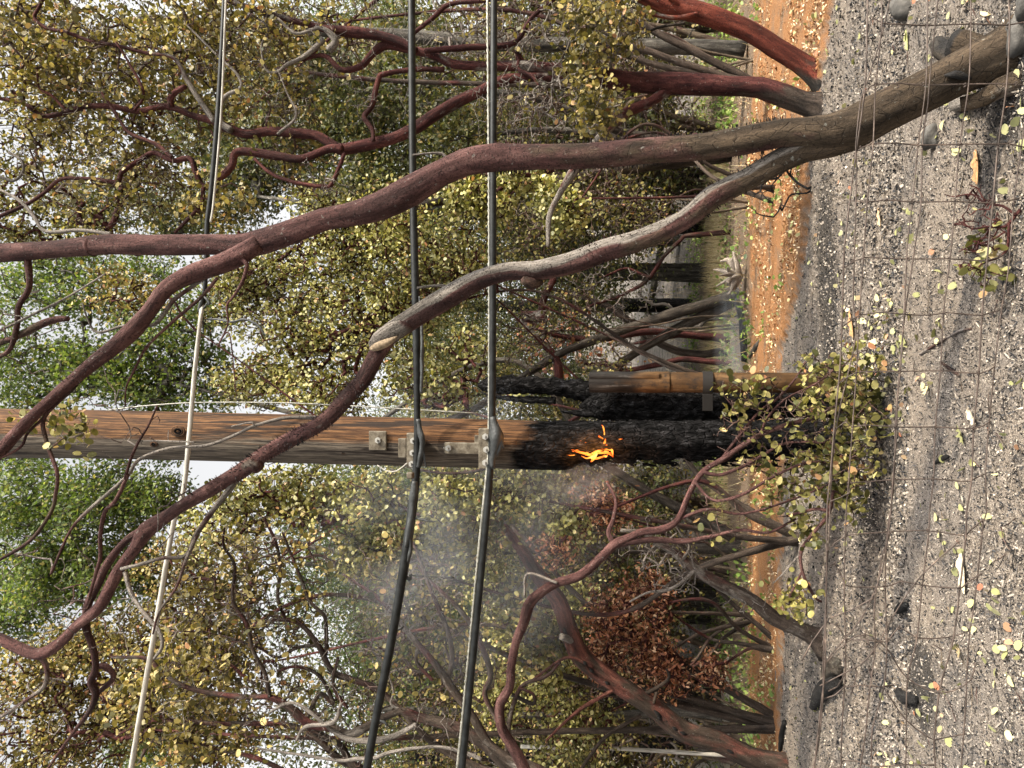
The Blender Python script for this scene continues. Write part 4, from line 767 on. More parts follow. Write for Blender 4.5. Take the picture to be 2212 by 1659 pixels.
# ================================================================= FAR TREES (copied crowns)
def far_tree(kind, seed, h, cr, leafm, nt_=420, per=34, sz=.095):
    root = thing('forest_tree', (0, 0, 0), 'x', 'tree'); rg = np.random.default_rng(seed)
    mb = MB(); lf = MB()
    pts = np.array([(0, 0, -.3), (.1, .1, h * .25), (-.1 + rg.normal() * .3, rg.normal() * .3, h * .5), (rg.normal() * .5, rg.normal() * .5, h * .85)])
    tube(mb, pts, np.array((.30, .24, .18, .06)), 9, bump=.06); st = catmull(pts, [6] * 3)[5:]
    lob = [((rg.uniform(-1, 1) * cr * .75, rg.uniform(-1, 1) * cr * .6, h * rg.uniform(.22, .95)), (cr * rg.uniform(.3, .5),) * 2 + (h * rg.uniform(.09, .15),)) for _ in range(16)]
    tips = np.concatenate([ellips(nt_ // 16, c_, r_, .2) for c_, r_ in lob])
    p0, p1, r0, r1, ps, tn, ch = grow(st, tips, .45, .25, .008, .42, .09, seed=seed, up_pull=1.0); prisms(mb, p0, p1, r0, r1, 4)
    mb.build('trunk', m_bark_grey, root)
    q = np.repeat(ps[ch], per, 0) + R.normal(size=(len(ch) * per, 3)) * (.42, .42, .3); leaves(lf, q, sz, OAK if kind else DIAM, .3, jit=.4)
    lf.build('foliage', leafm, root, smooth=False); return root
protos = [far_tree(0, 11, 13, 4.2, m_leaf_sage), far_tree(1, 12, 14, 4.5, m_leaf_oak), far_tree(0, 13, 10, 4.0, m_leaf_olive), far_tree(0, 14, 5.0, 2.8, m_leaf_sage, 300, 26, .08)]
spots = [  # X, Y, kind, scale, rot, label
    (7.5, 19, 0, 1.0, .3, 'tall sage green forest tree far right beyond the red trunks'), (4.6, 24, 1, .85, 1.2, 'dark green forest tree behind the crooked red branches'),
    (10.5, 26, 1, 1.1, 2.2, 'farthest dark green tree at the right edge'), (-1.0, 26, 2, 1.0, .5, 'olive forest tree seen above the yellow manzanita'),
    (4.5, 30, 0, 1.1, 3.0, 'pale sage forest tree on the slope behind the right crowns'), (-5.0, 20, 1, .85, 2.5, 'leafy green forest tree behind the smoke left of the pole'),
    (-9.0, 22, 0, 1.0, 4.0, 'sage forest tree at the left behind the many stemmed manzanita'), (-4.0, 31, 0, 1.15, 1.0, 'dim forest tree up the slope behind the pole'),
    (-12.5, 28, 2, 1.2, .9, 'yellowish forest tree at the far left'), (-9.5, 34, 1, 1.1, 5.0, 'farthest green tree up the left slope'),
    (1.0, 44, 1, 1.2, 3.7, 'green tree highest on the middle slope'),
    (-7.0, 25, 1, .95, 1.9, 'green forest tree between the sage ones on the left'), (-3.0, 24, 0, .9, 3.9, 'sage forest tree right behind the smoke'), (-4.6, 16.5, 1, .82, 4.9, 'nearest green forest tree left of the pole'), (-8.2, 17.5, 0, .85, .7, 'sage forest tree nearest the left edge'), (2.6, 18, 0, .8, 5.5, 'sage forest tree above the leaning tree fork'), (-6.2, 20.5, 0, .9, 2.3, 'sage forest tree between two green ones on the left'), (-11.5, 20, 0, .85, 2.9, 'sage forest tree close to the left edge'),
    (9.0, 15.5, 3, 1.0, .4, 'low sage thicket tree under the right forest edge'), (5.2, 16.5, 3, .9, 2.0, 'low sage thicket tree behind the grey oak trunk'), (-3.9, 16.0, 3, .95, 1.1, 'low green thicket tree behind the pole smoke'),
    (-7.0, 17, 3, 1.0, 3.3, 'low thicket tree behind the rust leaved shrub'), (-10.0, 16, 3, 1.1, 5.1, 'low thicket tree at the left forest edge')]

def brush(seed, h, cr, n, leafy_, lm):
    root = thing('brush_tree', (0, 0, 0), 'x', 'tree'); rg = np.random.default_rng(seed); mb = MB(); lf = MB(); st = []
    for k in range(4):
        a_ = rg.uniform(0, 6.28); e = np.array((math.cos(a_) * cr * .6, math.sin(a_) * cr * .6, h * rg.uniform(.5, .75)))
        pts = np.array([(rg.normal() * .1, rg.normal() * .1, -.1), e * (.3, .3, .35) + rg.normal(size=3) * .15, e * (.7, .7, .65) + rg.normal(size=3) * .2, e])
        c_, r_ = tube(mb, pts, np.array((.065, .05, .035, .018)), 7, bump=.1, tone=[(.2, .6, .1)] * 4, seed=k); st.append(c_[2::2])
    st = np.concatenate(st); tips = ellips(n, (0, 0, h * .55), (cr, cr, h * .48), .25)
    p0, p1, r0, r1, ps, tn, ch = grow(st, tips, .13, .26, .0032, .46, .03, seed=seed, up_pull=1.0); prisms(mb, p0, p1, r0, r1, 4, np.tile(rg.random((len(p0), 1)) * .75, (1, 3)) * (1, .6, 0))
    mb.build('trunk', m_twig, root)
    c2 = ch[rg.random(len(ch)) < leafy_]; q = np.repeat(ps[c2], 4, 0) + R.normal(size=(len(c2) * 4, 3)) * .08; leaves(lf, q, .062, ROUND); lf.build('foliage', lm, root, smooth=False); return root
protos += [brush(51, 4.2, 2.2, 1300, .22, m_leaf_gold), brush(52, 5.5, 2.4, 1500, .30, m_leaf_olive), brush(53, 2.6, 1.8, 900, .12, m_leaf_rust), brush(54, 6.5, 2.4, 1700, .4, m_leaf_gold)]
B_ = 'tangled manzanita brush filling the wood'
brush_spots = [(4.9, 11.6, 5, 1.0, .3, 'tangled brush right of the grey oak trunk'), (4.4, 13.2, 4, 1.0, 1.3, 'tangled brush just right of the leaning tree fork'), (6.6, 14, 7, 1.0, 2.0, 'tall brush near the right edge behind the red trunks'), (3.8, 14.5, 7, .95, 4.0, 'tall thin brush behind the crooked red limbs'),     (-3.1, 12.2, 5, .95, 2.6, 'tangled brush directly left of the burning pole'), (-4.9, 13, 7, 1.0, 5.0, 'tall brush behind the smoke'), (-6.8, 12.5, 7, 1.0, .1, 'tall golden brush at the left edge'), (-5.6, 11.2, 4, .9, 3.1, 'tangled brush above the arcing trunk'), (-8.6, 14.5, 7, 1.1, 3.6, 'tall brush in the far left'), (-3.9, 15.5, 7, 1.05, 1.7, 'tall brush deeper behind the smoke'), (-6.6, 16, 7, 1.2, 5.9, 'tallest brush at the left'),
    (-2.2, 13.6, 7, 1.0, 2.2, 'brush rising right behind the pole'), (5.8, 18, 6, 1.3, 1.1, 'low brush on the slope at the right'), (-5, 18, 6, 1.3, 4.6, 'low brush on the slope at the left')]
brush_spots = [(x * 1.22, y * 1.12 + 1.6, k, sc_ * 1.22, a, l) for x, y, k, sc_, a, l in brush_spots]
used = set()
for (X, Y, k, s, a, lab) in spots + brush_spots:
    src = protos[k]
    if k in used:
        o = src.copy(); C.objects.link(o)
        for ch in list(src.children):
            c_ = ch.copy(); C.objects.link(c_); c_.parent = o
    else: o = src; used.add(k)
    o.location = (X, Y, float(terrain(X, Y)) - .1); o.rotation_euler = (0, 0, a); o.scale = (s, s, s)
    tag(o, lab, 'tree', 'forest trees beyond the burnt clearing' if k < 4 else B_)

# ================================================================= UTILITY POLE
PY = 6.15
m_pole, t, o = mat('pole_wood'); bk = att(t, 'bk').outputs['Vector']; tn = nd(t, 'SeparateXYZ', {0: att(t, 'tone').outputs['Vector']})
g1 = noise(t, bk, 75, 7, .75, (1, 1, .035)); g2 = noise(t, bk, 16, 5, .62, (1, 1, .05)); g3 = noise(t, bk, 5, 4, .6, (1, 1, .5))
grey = ramp(t, g1, [(.34, (.012, .010, .008)), (.47, (.055, .044, .033)), (.56, (.11, .09, .068)), (.72, (.20, .17, .13))])
orng = ramp(t, g1, [(.34, (.007, .004, .002)), (.47, (.048, .022, .009)), (.56, (.115, .056, .022)), (.72, (.24, .125, .052))])
f_ = mth(t, 'MULTIPLY_ADD', mth(t, 'SUBTRACT', mth(t, 'ADD', tn.outputs[0], mth(t, 'MULTIPLY', mth(t, 'SUBTRACT', g2, .5), 1.4)), .5), 4, .5, clamp=True)
c = mix(t, f_, grey, orng)
crack = ramp(t, g2, [(.41, 1), (.445, 0)]); c = mix(t, mth(t, 'MULTIPLY', crack, .92), c, (.014, .009, .006))
chf = mth(t, 'MULTIPLY_ADD', mth(t, 'SUBTRACT', mth(t, 'ADD', tn.outputs[2], mth(t, 'MULTIPLY', mth(t, 'SUBTRACT', mix(t, .5, g2, g3), .5), 1.5)), .5), 4, .5, clamp=True)
cell = nd(t, 'TexVoronoi', {'Vector': nd(t, 'VectorMath', {0: bk, 1: (1, 1, .5)}, operation='MULTIPLY').outputs[0], 'Scale': 26.0}, feature='DISTANCE_TO_EDGE').outputs[0]
charc = ramp(t, noise(t, bk, 30, 6, .75, (1, 1, .4)), [(.42, (.003, .003, .003)), (.56, (.011, .0105, .0105)), (.66, (.035, .034, .035)), (.76, (.15, .15, .16))])
c = mix(t, chf, c, charc)
hgt = mth(t, 'ADD', mth(t, 'MULTIPLY', g1, .7), mth(t, 'ADD', mth(t, 'MULTIPLY', g2, .6), mth(t, 'MULTIPLY', mth(t, 'MULTIPLY', mth(t, 'MINIMUM', cell, .12), 6), chf)))
b_ = bsdf(t, o, c, .8, hgt, .8, .02, spec=.2); t.links.new(mth(t, 'MULTIPLY_ADD', chf, -.19, .2), b_.inputs['Specular IOR Level'])

def post(mb, spec, Y0, Y1, seg=28, bump=.012, char=None, orange=True, seed=0, bite=None, step=.05):
    """upright post: spec gives centre and width; char(z) -> 0..1"""
    pts, r = path(spec, Y0, Y1); k = MB(); c, rr = tube(k, pts, r, seg, step=step, bump=bump, seed=seed)
    V = k.V[0]; cc = np.repeat(c, seg, 0); d = V - cc; z = V[:, 2]
    side = d[:, 0] / (np.linalg.norm(d, axis=1) + 1e-9)
    ch = char(z, side) if char else np.zeros(len(V))
    if bite is not None: V[:] = cc + d * bite(z, side, d)[:, None]
    tone = np.stack([np.clip(.5 + side * .9, -.3, 1.4) if orange else np.zeros(len(V)), np.zeros(len(V)), ch], -1)
    mb.add(V, k.L[0], k.S[0], k.A['bk'][0], tone)
z_at = lambda x, Y=PY: P(x, 950, Y)[2]
root = thing('utility_pole', P(1830, 955, PY) * (1, 1, 0), 'tall wooden utility pole, weathered above, charred black and burning near its foot', 'pole')
mb = MB(); zc = z_at(1150)
zb0, zb1 = z_at(1275), z_at(1255)
def pbite(z, side, d):
    b = np.ones(len(z)); m = np.clip((z_at(1235) - z) / .10, 0, 1) * np.clip((-side - .0) / .5, 0, 1)      # burnt-away left flank
    wob = .72 + .10 * np.sin(z * 23) + .06 * np.sin(z * 57 + 1)
    return 1 - m * (1 - wob) - .05 * np.clip((zc - z) / .3, 0, 1) * (np.sin(z * 40 + side * 9) * .5 + .5) * (np.abs(side) < .98)
post(mb, "-120,932,104 0,935,106 300,940,105 600,947,105 900,955,105 1050,959,105 1250,963,105 1500,958,98 1650,956,92 1760,955,90 1840,955,84", 5.75, PY, 40, .012,
     lambda z, s: np.clip((zc + .05 - z) / .5 + .5 + .18 * s * -1, -.5, 1.6) * 1.0, seed=2, bite=pbite)
mb.build('shaft', m_pole, root)
# charcoal flakes and splinters standing off the burnt part
mb = MB(); n = 420; zz = R.uniform(z_at(1760), z_at(1150), n); th = R.uniform(-3.14, 0.2, n)
ctr = np.array([P(x, 957, PY) for x in np.interp(zz, [z_at(1760), z_at(1150)], [1760, 1150])]); rr = .168 + .01 * R.random(n)
a = np.stack([ctr[:, 0] + np.cos(th) * rr, ctr[:, 1] + np.sin(th) * rr, zz], -1); b = a + np.stack([np.cos(th) * .012, np.sin(th) * .012, R.normal(size=n) * .06], -1)
prisms(mb, a, b, np.full(n, .012), np.full(n, .005), 4, (0, 0, 2)); mb.build('charcoal_crust', m_pole, root, smooth=False)['kind'] = 'stuff'
mb = MB()
for kx, ky, kr in ((383, 932, 13), (330, 960, 7), (740, 975, 8), (610, 925, 5)):
    kc = P(kx, ky, 5.62 if kx < 500 else 5.74); kk = depth(kc) / F * kr
    for q_ in (1.0, .72, .42): tube(mb, [kc + (math.cos(v) * kk * q_ * .8, .012 * q_, math.sin(v) * kk * q_ * 1.2) for v in np.linspace(0, 6.28, 14)], np.full(14, kk * .16), 6, step=.01, tone=[(.9, 0, .35 if q_ > .5 else 1.2)] * 14, bump=.1)
mb.build('knots', m_pole, root)['kind'] = 'stuff'
m_iron, t, o = mat('galvanised_iron'); pos = nd(t, 'NewGeometry').outputs['Position']
bsdf(t, o, ramp(t, noise(t, pos, 18, 5, .7), [(.35, (.05, .038, .024)), (.55, (.125, .105, .075)), (.75, (.20, .18, .14))]), .62, noise(t, pos, 80, 3), .25, .003, metal=.35, spec=.4)
m_bolt, t, o = mat('bolt_steel'); bsdf(t, o, (.30, .29, .26), .5, metal=.4, spec=.4)
def box_mb(mb, c, s, bev=.006, rot=None):
    """box with chamfered long edges; c centre, s half sizes"""
    c = np.asarray(c, float); sx, sy, sz = s; b = min(bev, sx * .4, sz * .4)
    prof = [(-sx + b, -sz), (sx - b, -sz), (sx, -sz + b), (sx, sz - b), (sx - b, sz), (-sx + b, sz), (-sx, sz - b), (-sx, -sz + b)]
    prof2 = [(p_[0] * (1 - b / sx), p_[1] * (1 - b / sz)) for p_ in prof]
    V = [(x, -sy, z) for x, z in prof2] + [(x, -sy + b, z) for x, z in prof] + [(x, sy, z) for x, z in prof]; V = np.array(V)
    if rot is not None: V = V @ np.array(rot).T
    q = []
    for k in (0, 8):
        for j in range(8): q += [k + j, k + (j + 1) % 8, k + 8 + (j + 1) % 8, k + 8 + j]
    L = list(range(8))[::-1] and (list(range(8)) + q + list(range(16, 24))[::-1]); mb.add(V + c, L, [8] + [4] * 16 + [8])
def rect(mb, x0, x1, y0, y1, Y, th, bev=.006):
    c = (P((x0 + x1) / 2, (y0 + y1) / 2, Y)); k = depth(c) / F
    box_mb(mb, c, ((y1 - y0) / 2 * k, th / 2, (x1 - x0) / 2 * k), bev); return c
def bolt(mb, x, y, Y, r=.026, ln=.05):
    c = P(x, y, Y); pts = [c + (0, .01, 0), c - (0, .016, 0)]
    a0 = R.uniform(0, 1)
    tube(mb, pts, [r, r], 6, step=1, cap=True); tube(mb, [c, c - (0, .012, 0)], [r * .78, r * .7], 8, step=1)
    box_mb(mb, c + (0, .012, 0), (r * 1.35, .004, r * 1.35), .003, rot=[[.7, 0, -.7], [0, 1, 0], [.7, 0, .7]])
    tube(mb, [c, c - (0, ln, 0)], [r * .42, r * .38], 8, step=1)
FY = 5.72                                              # front plane of the fittings
def fitting(name, label, plate, bolts, th=.035, Y=FY - .02):
    mb = MB(); c = rect(mb, *plate, Y, th); root_ = mb
    o_ = mb.build(name, m_iron, root, smooth=False)
    if label: o_['label'] = label
    for (x, y) in bolts:
        b_ = MB(); bolt(b_, x, y, Y - th / 2 - .004); bo = b_.build('bolt', m_bolt, None, smooth=False, origin=tuple(root.location)); bo.parent = o_; bo.location = (0, 0, 0)
    return o_
fitting('mounting_plate', 'square plate with one bolt above the clamps', (796, 836, 931, 973), [(817, 951)], .014, 5.725)
fitting('backing_plate', None, (860, 879, 947, 989), [], .02, 5.745)
fitting('backing_plate', None, (1025, 1040, 940, 960), [], .02, 5.775)
fitting('strap_plate', 'long bare strap plate pointing up from the lower clamp', (958, 1040, 956, 981), [(969, 968)], .014, 5.755)
fitting('cable_clamp', 'upper three bolt clamp', (880, 904, 935, 1011), [(893, 952), (892, 978), (890, 1002)], .06)
fitting('cable_clamp', 'lower three bolt clamp', (1035, 1060, 925, 1012), [(1049, 943), (1051, 971), (1049, 999)], .06)

# ---------------------------------------------------------------- cables
m_rub, t, o = mat('cable_sheath'); pos = nd(t, 'NewGeometry').outputs['Position']
bsdf(t, o, ramp(t, noise(t, pos, 14, 4, .6), [(.35, (.003, .0035, .0035)), (.7, (.016, .018, .018))]), .5, noise(t, pos, 30, 3), .2, .004, spec=.22)
m_strand, t, o = mat('steel_strand'); pos = nd(t, 'NewGeometry').outputs['Position']
bsdf(t, o, ramp(t, noise(t, pos, 30, 4), [(.3, (.10, .10, .085)), (.7, (.33, .32, .27))]), .5, metal=.3, spec=.5)
m_bleach, t, o = mat('bleached_wood'); bk = att(t, 'bk').outputs['Vector']
bsdf(t, o, ramp(t, noise(t, bk, 60, 5, .7, (1, 1, .08)), [(.3, (.13, .12, .10)), (.5, (.34, .32, .28)), (.75, (.52, .50, .44))]), .7, noise(t, bk, 60, 3, .6, (1, 1, .05)), .4, .006)
def cable(name, label, sp_core, sp_strand, Ys_core, core_extra=None):
    a = path(sp_core, 0, Ys=Ys_core); root = thing(name, a[0][len(a[0]) // 2], label, 'cable')
    mb = MB(); tube(mb, a[0], a[1], 14, step=.06, bump=.0)
    mb.build('sheath', m_rub, root)
    if core_extra:
        global cur; cur = root; mb = MB(); core_extra(mb)
        if mb.n: mb.build('melted_sheath', m_melt, root)
    if sp_strand:
        b = path(sp_strand, 0, Ys=Ys_core); c_, r_ = catmull(np.hstack([b[0], b[1][:, None]]), [60] * (len(b[0]) - 1))[:, :3], b[1].mean()
        s_ = np.concatenate(([0], np.cumsum(np.linalg.norm(np.diff(c_, axis=0), axis=1)))); mb = MB()
        for k in range(5):
            th = s_ / .10 * 6.28 + k * 6.28 / 5; h = c_ + np.stack([0 * th, np.cos(th), np.sin(th)], -1) * r_ * .55
            tube(mb, h[::2], np.full(len(h[::2]), r_ * .52), 5, step=.03)
        mb.build('steel_strand', m_strand, root)
    return root
m_melt, t, o = mat('melted_plastic'); pos = nd(t, 'NewGeometry').outputs['Position']
bsdf(t, o, ramp(t, noise(t, pos, 9, 5, .7), [(.3, (.008, .009, .009)), (.6, (.035, .038, .038)), (.75, (.10, .105, .10))]), .55, noise(t, pos, 40, 4), .6, .01, spec=.4)
yc = [5.75] * 7
def melt1(mb):
    for (s, Y) in (("1064,900,12 1067,915,18 1071,940,30 1070,965,22 1064,990,14 1063,1012,12", 5.66), ("1074,915,6 1080,945,14 1088,968,4", 5.65), ("1070,940,24 1080,962,16 1070,985,8", 5.66)):
        p_, r_ = path(s, Y, Y); tube(mb, p_, r_, 10, step=.02, bump=.15)
    for x, y in ((1064, 1035), (1062, 1010)):
        p_, r_ = path(f"{x-6},{y},4 {x+8},{y+2},5", 5.65, 5.65); tube(mb, p_, r_, 6)
cable('overhead_cable', 'lower black cable lashed to a steel strand crossing the pole at its lower clamp', "1067,-80,15 1067,0,15 1065,400,15 1064,800,15 1062,960,15 1058,1030,15 1043,1200,15 1008,1560,15 990,1740,15",
      "1053,-80,7 1053,0,7 1056,400,7 1057,800,7 1056,960,7 1051,1030,7 1033,1200,7 998,1560,7 980,1740,7", [5.9, 5.87, 5.78, 5.7, 5.68, 5.66, 5.6, 5.5, 5.45], melt1)
def melt2(mb):
    segs = ["904,905,10 908,935,13 911,960,11 909,985,13 905,1010,10", "905,930,5 912,950,9 916,985,5 921,1010,3", "896,1040,12 894,1070,17 889,1110,14 884,1140,16 878,1180,10", "906,640,4 911,700,6 912,780,8 910,850,6", "882,1150,6 888,1180,8 880,1215,10 876,1250,6",
            "874,1240,6 884,1252,9 889,1240,3", "884,1243,4 900,1243,3 945,1246,2 960,1250,2", "960,1245,2 975,1247,5 982,1249,2", "856,1360,4 868,1357,5 872,1352,2", "842,1400,5 850,1380,8 858,1360,5", "890,1118,3 920,1124,5 936,1128,2", "816,1555,3 830,1560,5 838,1568,3"]
    for s in segs:
        p_, r_ = path(s, 5.6 if float(s.split(',')[1]) < 1040 else 5.5); m1 = MB(); tube(m1, p_, r_, 8, step=.015, bump=.3, seed=int(abs(p_[0][0] * 13)) % 40); m1.build('melted_drip', m_melt, cur)
cable('overhead_cable', 'upper thick black cable with melted drips crossing the pole at the upper clamp', "889,-80,16 889,0,16 892,400,16 899,700,17 901,900,14 900,1000,16 893,1080,20 873,1220,20 846,1380,19 805,1590,18 780,1740,18",
      None, [5.95, 5.9, 5.8, 5.7, 5.66, 5.64, 5.6, 5.5, 5.42, 5.3, 5.25], melt2)
a = path("487,-80,11 485,0,11 472,240,13 455,430,12 448,480,11 444,600,10 440,650,10 438,660,9", 0, Ys=np.linspace(5.5, 5.45, 8)); b = path("438,655,8 434,680,9 420,810,10 409,940,11 396,1060,11 375,1130,11 340,1330,12 300,1560,12 270,1740,12", 0, Ys=np.linspace(5.45, 5.1, 9))
root = thing('overhead_line', a[0][6], 'pale thin line stripped of its black sheath crossing high before the pole', 'cable')
mb = MB(); tube(mb, a[0], a[1], 12, step=.08); mb.build('sheath', m_rub, root)
mb = MB(); tube(mb, b[0], b[1], 8, step=.08, bump=.04); tube(mb, a[0] + (0, .01, 0), a[1] * .75, 8, step=.1)
p_, r_ = path("488,0,5 478,240,5 462,430,5 455,480,5", 5.43, 5.43); tube(mb, p_ - (0, 0, 0), r_, 6)
mb.build('bare_core', m_bleach, root)
mb = MB()
for s in ("437,640,9 432,665,10 437,690,5 440,720,2", "440,690,2 470,690,5 500,695,5 530,690,5 560,705,5 572,725,3", "440,640,5 453,655,6 448,660,2", "436,670,6 445,660,4 450,650,3"):
    p_, r_ = path(s, 5.43); tube(mb, p_, r_, 7, step=.02, bump=.3)
mb.build('melted_sheath', m_melt, root)
p_, r_ = path("230,887,3 300,878,3 420,870,3 600,870,3 740,876,3 900,885,3 1030,893,3", 5.8, 6.0)
root = thing('ground_wire', p_[3], 'thin rusty wire running down beside the pole', 'wire'); mb = MB(); tube(mb, p_, r_, 6, step=.1); mb.build('strand', m_strand, root)
p_, r_ = path("880,1000,3 868,1010,3 855,1018,3 835,1017,3 815,1005,3", 5.66); root = thing('wire_tail', p_[2], 'short pale wire tail curling off the upper clamp', 'wire'); mb = MB(); tube(mb, p_, r_, 6, step=.02); mb.build('strand', m_bleach, root)
mb = MB(); rect(mb, 880, 893, 1020, 1034, 5.52, .05); o_ = mb.build('clamp_nut', m_iron, None, smooth=False); tag(o_, 'small square nut hanging on the upper cable left of the pole', 'nut')

# ================================================================= CHARRED POST WITH CONDUIT
root = thing('charred_post', P(1790, 880, 6.4) * (1, 1, 0), 'black burnt-out pole stub with jagged top beside the standing pole', 'pole')
mb = MB(); allch = lambda z, s: np.full(len(z), 2.0)
def jag(seed, amp): 
    return lambda z, side, d: 1 + amp * (np.sin(z * 31 + seed) * np.sin(side * 4 + seed) + .6 * np.sin(z * 83 + seed * 2 + side * 5))
post(mb, "1810,874,60 1700,874,58 1560,876,66 1500,877,78 1400,874,82 1330,872,80 1290,874,66 1262,876,20 1250,878,4", 6.45, 6.45, 30, .05, allch, False, 3, jag(1, .09), .025)
post(mb, "1330,856,60 1270,845,50 1180,834,38 1100,832,40 1050,832,30 1032,832,8", 6.5, 6.5, 20, .06, allch, False, 6, jag(4, .12), .025)
post(mb, "1330,895,22 1270,893,18 1225,890,8 1210,888,2", 6.4, 6.4, 10, .1, allch, False, 9, jag(2, .1), .02)
post(mb, "1200,866,16 1120,862,14 1050,855,4", 6.5, 6.5, 10, .1, allch, False, 9, jag(7, .15), .02)
mb.build('burnt_wood', m_pole, root)
m_cond, t, o = mat('scorched_conduit'); bk = att(t, 'bk').outputs['Vector']; pos = nd(t, 'NewGeometry').outputs['Position']
sz_ = nd(t, 'SeparateXYZ', {0: pos}).outputs[2]
c = ramp(t, noise(t, bk, 9, 5, .65, (1, 1, .25)), [(.3, (.010, .006, .003)), (.5, (.045, .024, .010)), (.68, (.10, .058, .026)), (.8, (.16, .11, .06))])
up_ = mth(t, 'MULTIPLY_ADD', mth(t, 'ADD', sz_, mth(t, 'MULTIPLY', mth(t, 'SUBTRACT', noise(t, bk, 7, 4, .6, (1, 1, .3)), .5), .8)), 5, -5 * (z_at(1400, 6.2)), clamp=True)
c = mix(t, up_, c, ramp(t, noise(t, bk, 25, 5, .6, (1, 1, .1)), [(.4, (.007, .006, .006)), (.6, (.02, .018, .016)), (.75, (.10, .098, .095))]))
c = mix(t, ramp(t, noise(t, pos, 14, 5, .7), [(.5, 0), (.64, .8)]), c, (.010, .009, .008))
bsdf(t, o, c, .8, noise(t, pos, 50, 4), .3, .006, spec=.08)
m_band, t, o = mat('dark_band'); bsdf(t, o, (.012, .011, .010), .8, spec=.08)
# half-round guard: open U towards the post
def guard(mb, spec, Y, open_=False):
    p_, r_ = path(spec, Y, Y); n = 14; th = np.linspace(-math.pi * 1.0, math.pi * 0.0, n)
    V = []; bk = []
    for sgn, k in ((1, 1.0), (-1, .93)):
        for i, (c_, r__) in enumerate(zip(p_, r_)):
            for a_ in th: V.append(c_ + np.array((math.cos(a_) * r__ * k, math.sin(a_) * r__ * k, 0))); bk.append((a_ * r__, 0, c_[2]))
    m = len(p_); q = []
    for h in (0, m * n):
        for i in range(m - 1):
            for j in range(n - 1):
                b_ = h + i * n + j; q += [b_, b_ + 1, b_ + n + 1, b_ + n]
    for j in range(n - 1): q += [j, j + 1, m * n + j + 1, m * n + j]; e = (m - 1) * n; q += [e + j, e + j + 1, m * n + e + j + 1, m * n + e + j]
    for i in range(m - 1):
        for j in (0, n - 1): b_ = i * n + j; q += [b_, b_ + n, m * n + b_ + n, m * n + b_]
    mb.add(V, q, [4] * (len(q) // 4), np.array(bk))
root = thing('conduit', P(1800, 828, 6.15) * (1, 1, 0), 'brown half-round conduit guard strapped to the black burnt post', 'conduit')
mb = MB(); guard(mb, "1830,827,44 1700,827,44 1440,826,44", 6.2); mb.build('guard', m_cond, root)
mb = MB(); guard(mb, "1446,826,47 1350,825.5,46 1274,825,46", 6.195); guard(mb, "1424,812,16 1274,812,16", 6.13); mb.build('upper_guard', m_cond, root)
mb = MB(); guard(mb, "1539,827,50 1517,827,50", 6.19); mb.build('strap', m_band, root); mb = MB(); rect(mb, 1518, 1540, 851, 888, 6.10, .012, .003); mb.build('strap_end', m_band, root, smooth=False)

# ================================================================= FLAMES AND SMOKE
m_fire, t, o = mat('flame'); bk = att(t, 'bk').outputs['Vector']; tn = nd(t, 'SeparateXYZ', {0: att(t, 'tone').outputs['Vector']})
fcol = ramp(t, tn.outputs[0], [(0, (1, .62, .18)), (.45, (1, .30, .04)), (1, (.7, .08, .01))])
em = nd(t, 'Emission', {'Color': fcol, 'Strength': 2.6}); tb = nd(t, 'BsdfTransparent')
fa = mth(t, 'MULTIPLY', ramp(t, noise(t, bk, 90, 3, .6, (1, 1, .25)), [(.36, .0), (.58, 1)]), nd(t, 'MapRange', {0: nd(t, 'LayerWeight', {'Blend': .35}).outputs['Facing'], 1: .1, 2: .75, 3: 1.0, 4: .05}).outputs[0])
ms = nd(t, 'MixShader', {0: fa, 1: tb.outputs[0], 2: em.outputs[0]}); t.links.new(ms.outputs[0], o.inputs[0])
root = thing('flame', P(1270, 975, 5.9), 'orange flames licking out of the charred flank of the pole', 'fire')
mb = MB()
# view pixels: c(1,1) crop divided by three
tong = ["1318,960,3 1308,966,7 1290,974,9 1278,983,8 1262,979,6 1246,975,4 1228,969,2", "1300,972,6 1312,977,7 1322,985,2", "1290,978,6 1281,992,6 1276,998,1", "1310,955,4 1302,948,4 1293,942,3", "1330,950,3 1337,949,3 1345,948,1",
        "1302,948,4 1306,938,3 1303,922,3 1300,918,1", "1268,976,7 1280,978,8 1304,976,9 1318,980,3", "1262,979,5 1250,972,6 1240,974,2", "1296,968,4 1306,957,5 1308,948,2", "1275,990,5 1290,990,5 1305,985,2", "1318,962,6 1322,975,5 1324,988,1", "1285,984,4 1268,990,3 1256,985,1"]
for s in tong:
    p_, r_ = path(s, 5.90, 5.84); n = len(p_); tube(mb, p_, r_, 9, step=.012, bump=.25, tone=[(v, 0, 0) for v in np.linspace(.1, 1, n)], seed=int(p_[0][2] * 100) % 30)
# wisps
for j in range(16):
    x0, y0 = R.uniform(1235, 1322), R.uniform(955, 990); L_ = R.uniform(8, 26)
    p_, r_ = path(f"{x0},{y0},2.6 {x0 - L_ * .5},{y0 + R.uniform(-4, 4)},2.4 {x0 - L_},{y0 + R.uniform(-6, 6)},.5", 5.88, 5.84); tube(mb, p_, r_, 7, step=.012, bump=.25, tone=[(v, 0, 0) for v in (.35, .7, 1)])
mb.build('flame_tongues', m_fire, root)
fl = bpy.data.lights.new('fire_glow', 'POINT'); fl.energy = 12; fl.color = (1, .38, .08); fl.shadow_soft_size = .06
fo = bpy.data.objects.new('fire_glow', fl); C.objects.link(fo); fo.location = P(1285, 972, 5.72)
mb = MB(); n = 60; x = R.uniform(1225, 1330, n); y = R.uniform(925, 985, n)
pp = np.array([P(a_, b_, 5.93) for a_, b_ in zip(x, y)]); leaves(mb, pp, .02, DIAM, 0, .1, .6, face=(0, -3, 0), tone=(.9, 0, 0))
mb.build('embers', m_fire, root, smooth=False)['kind'] = 'stuff'
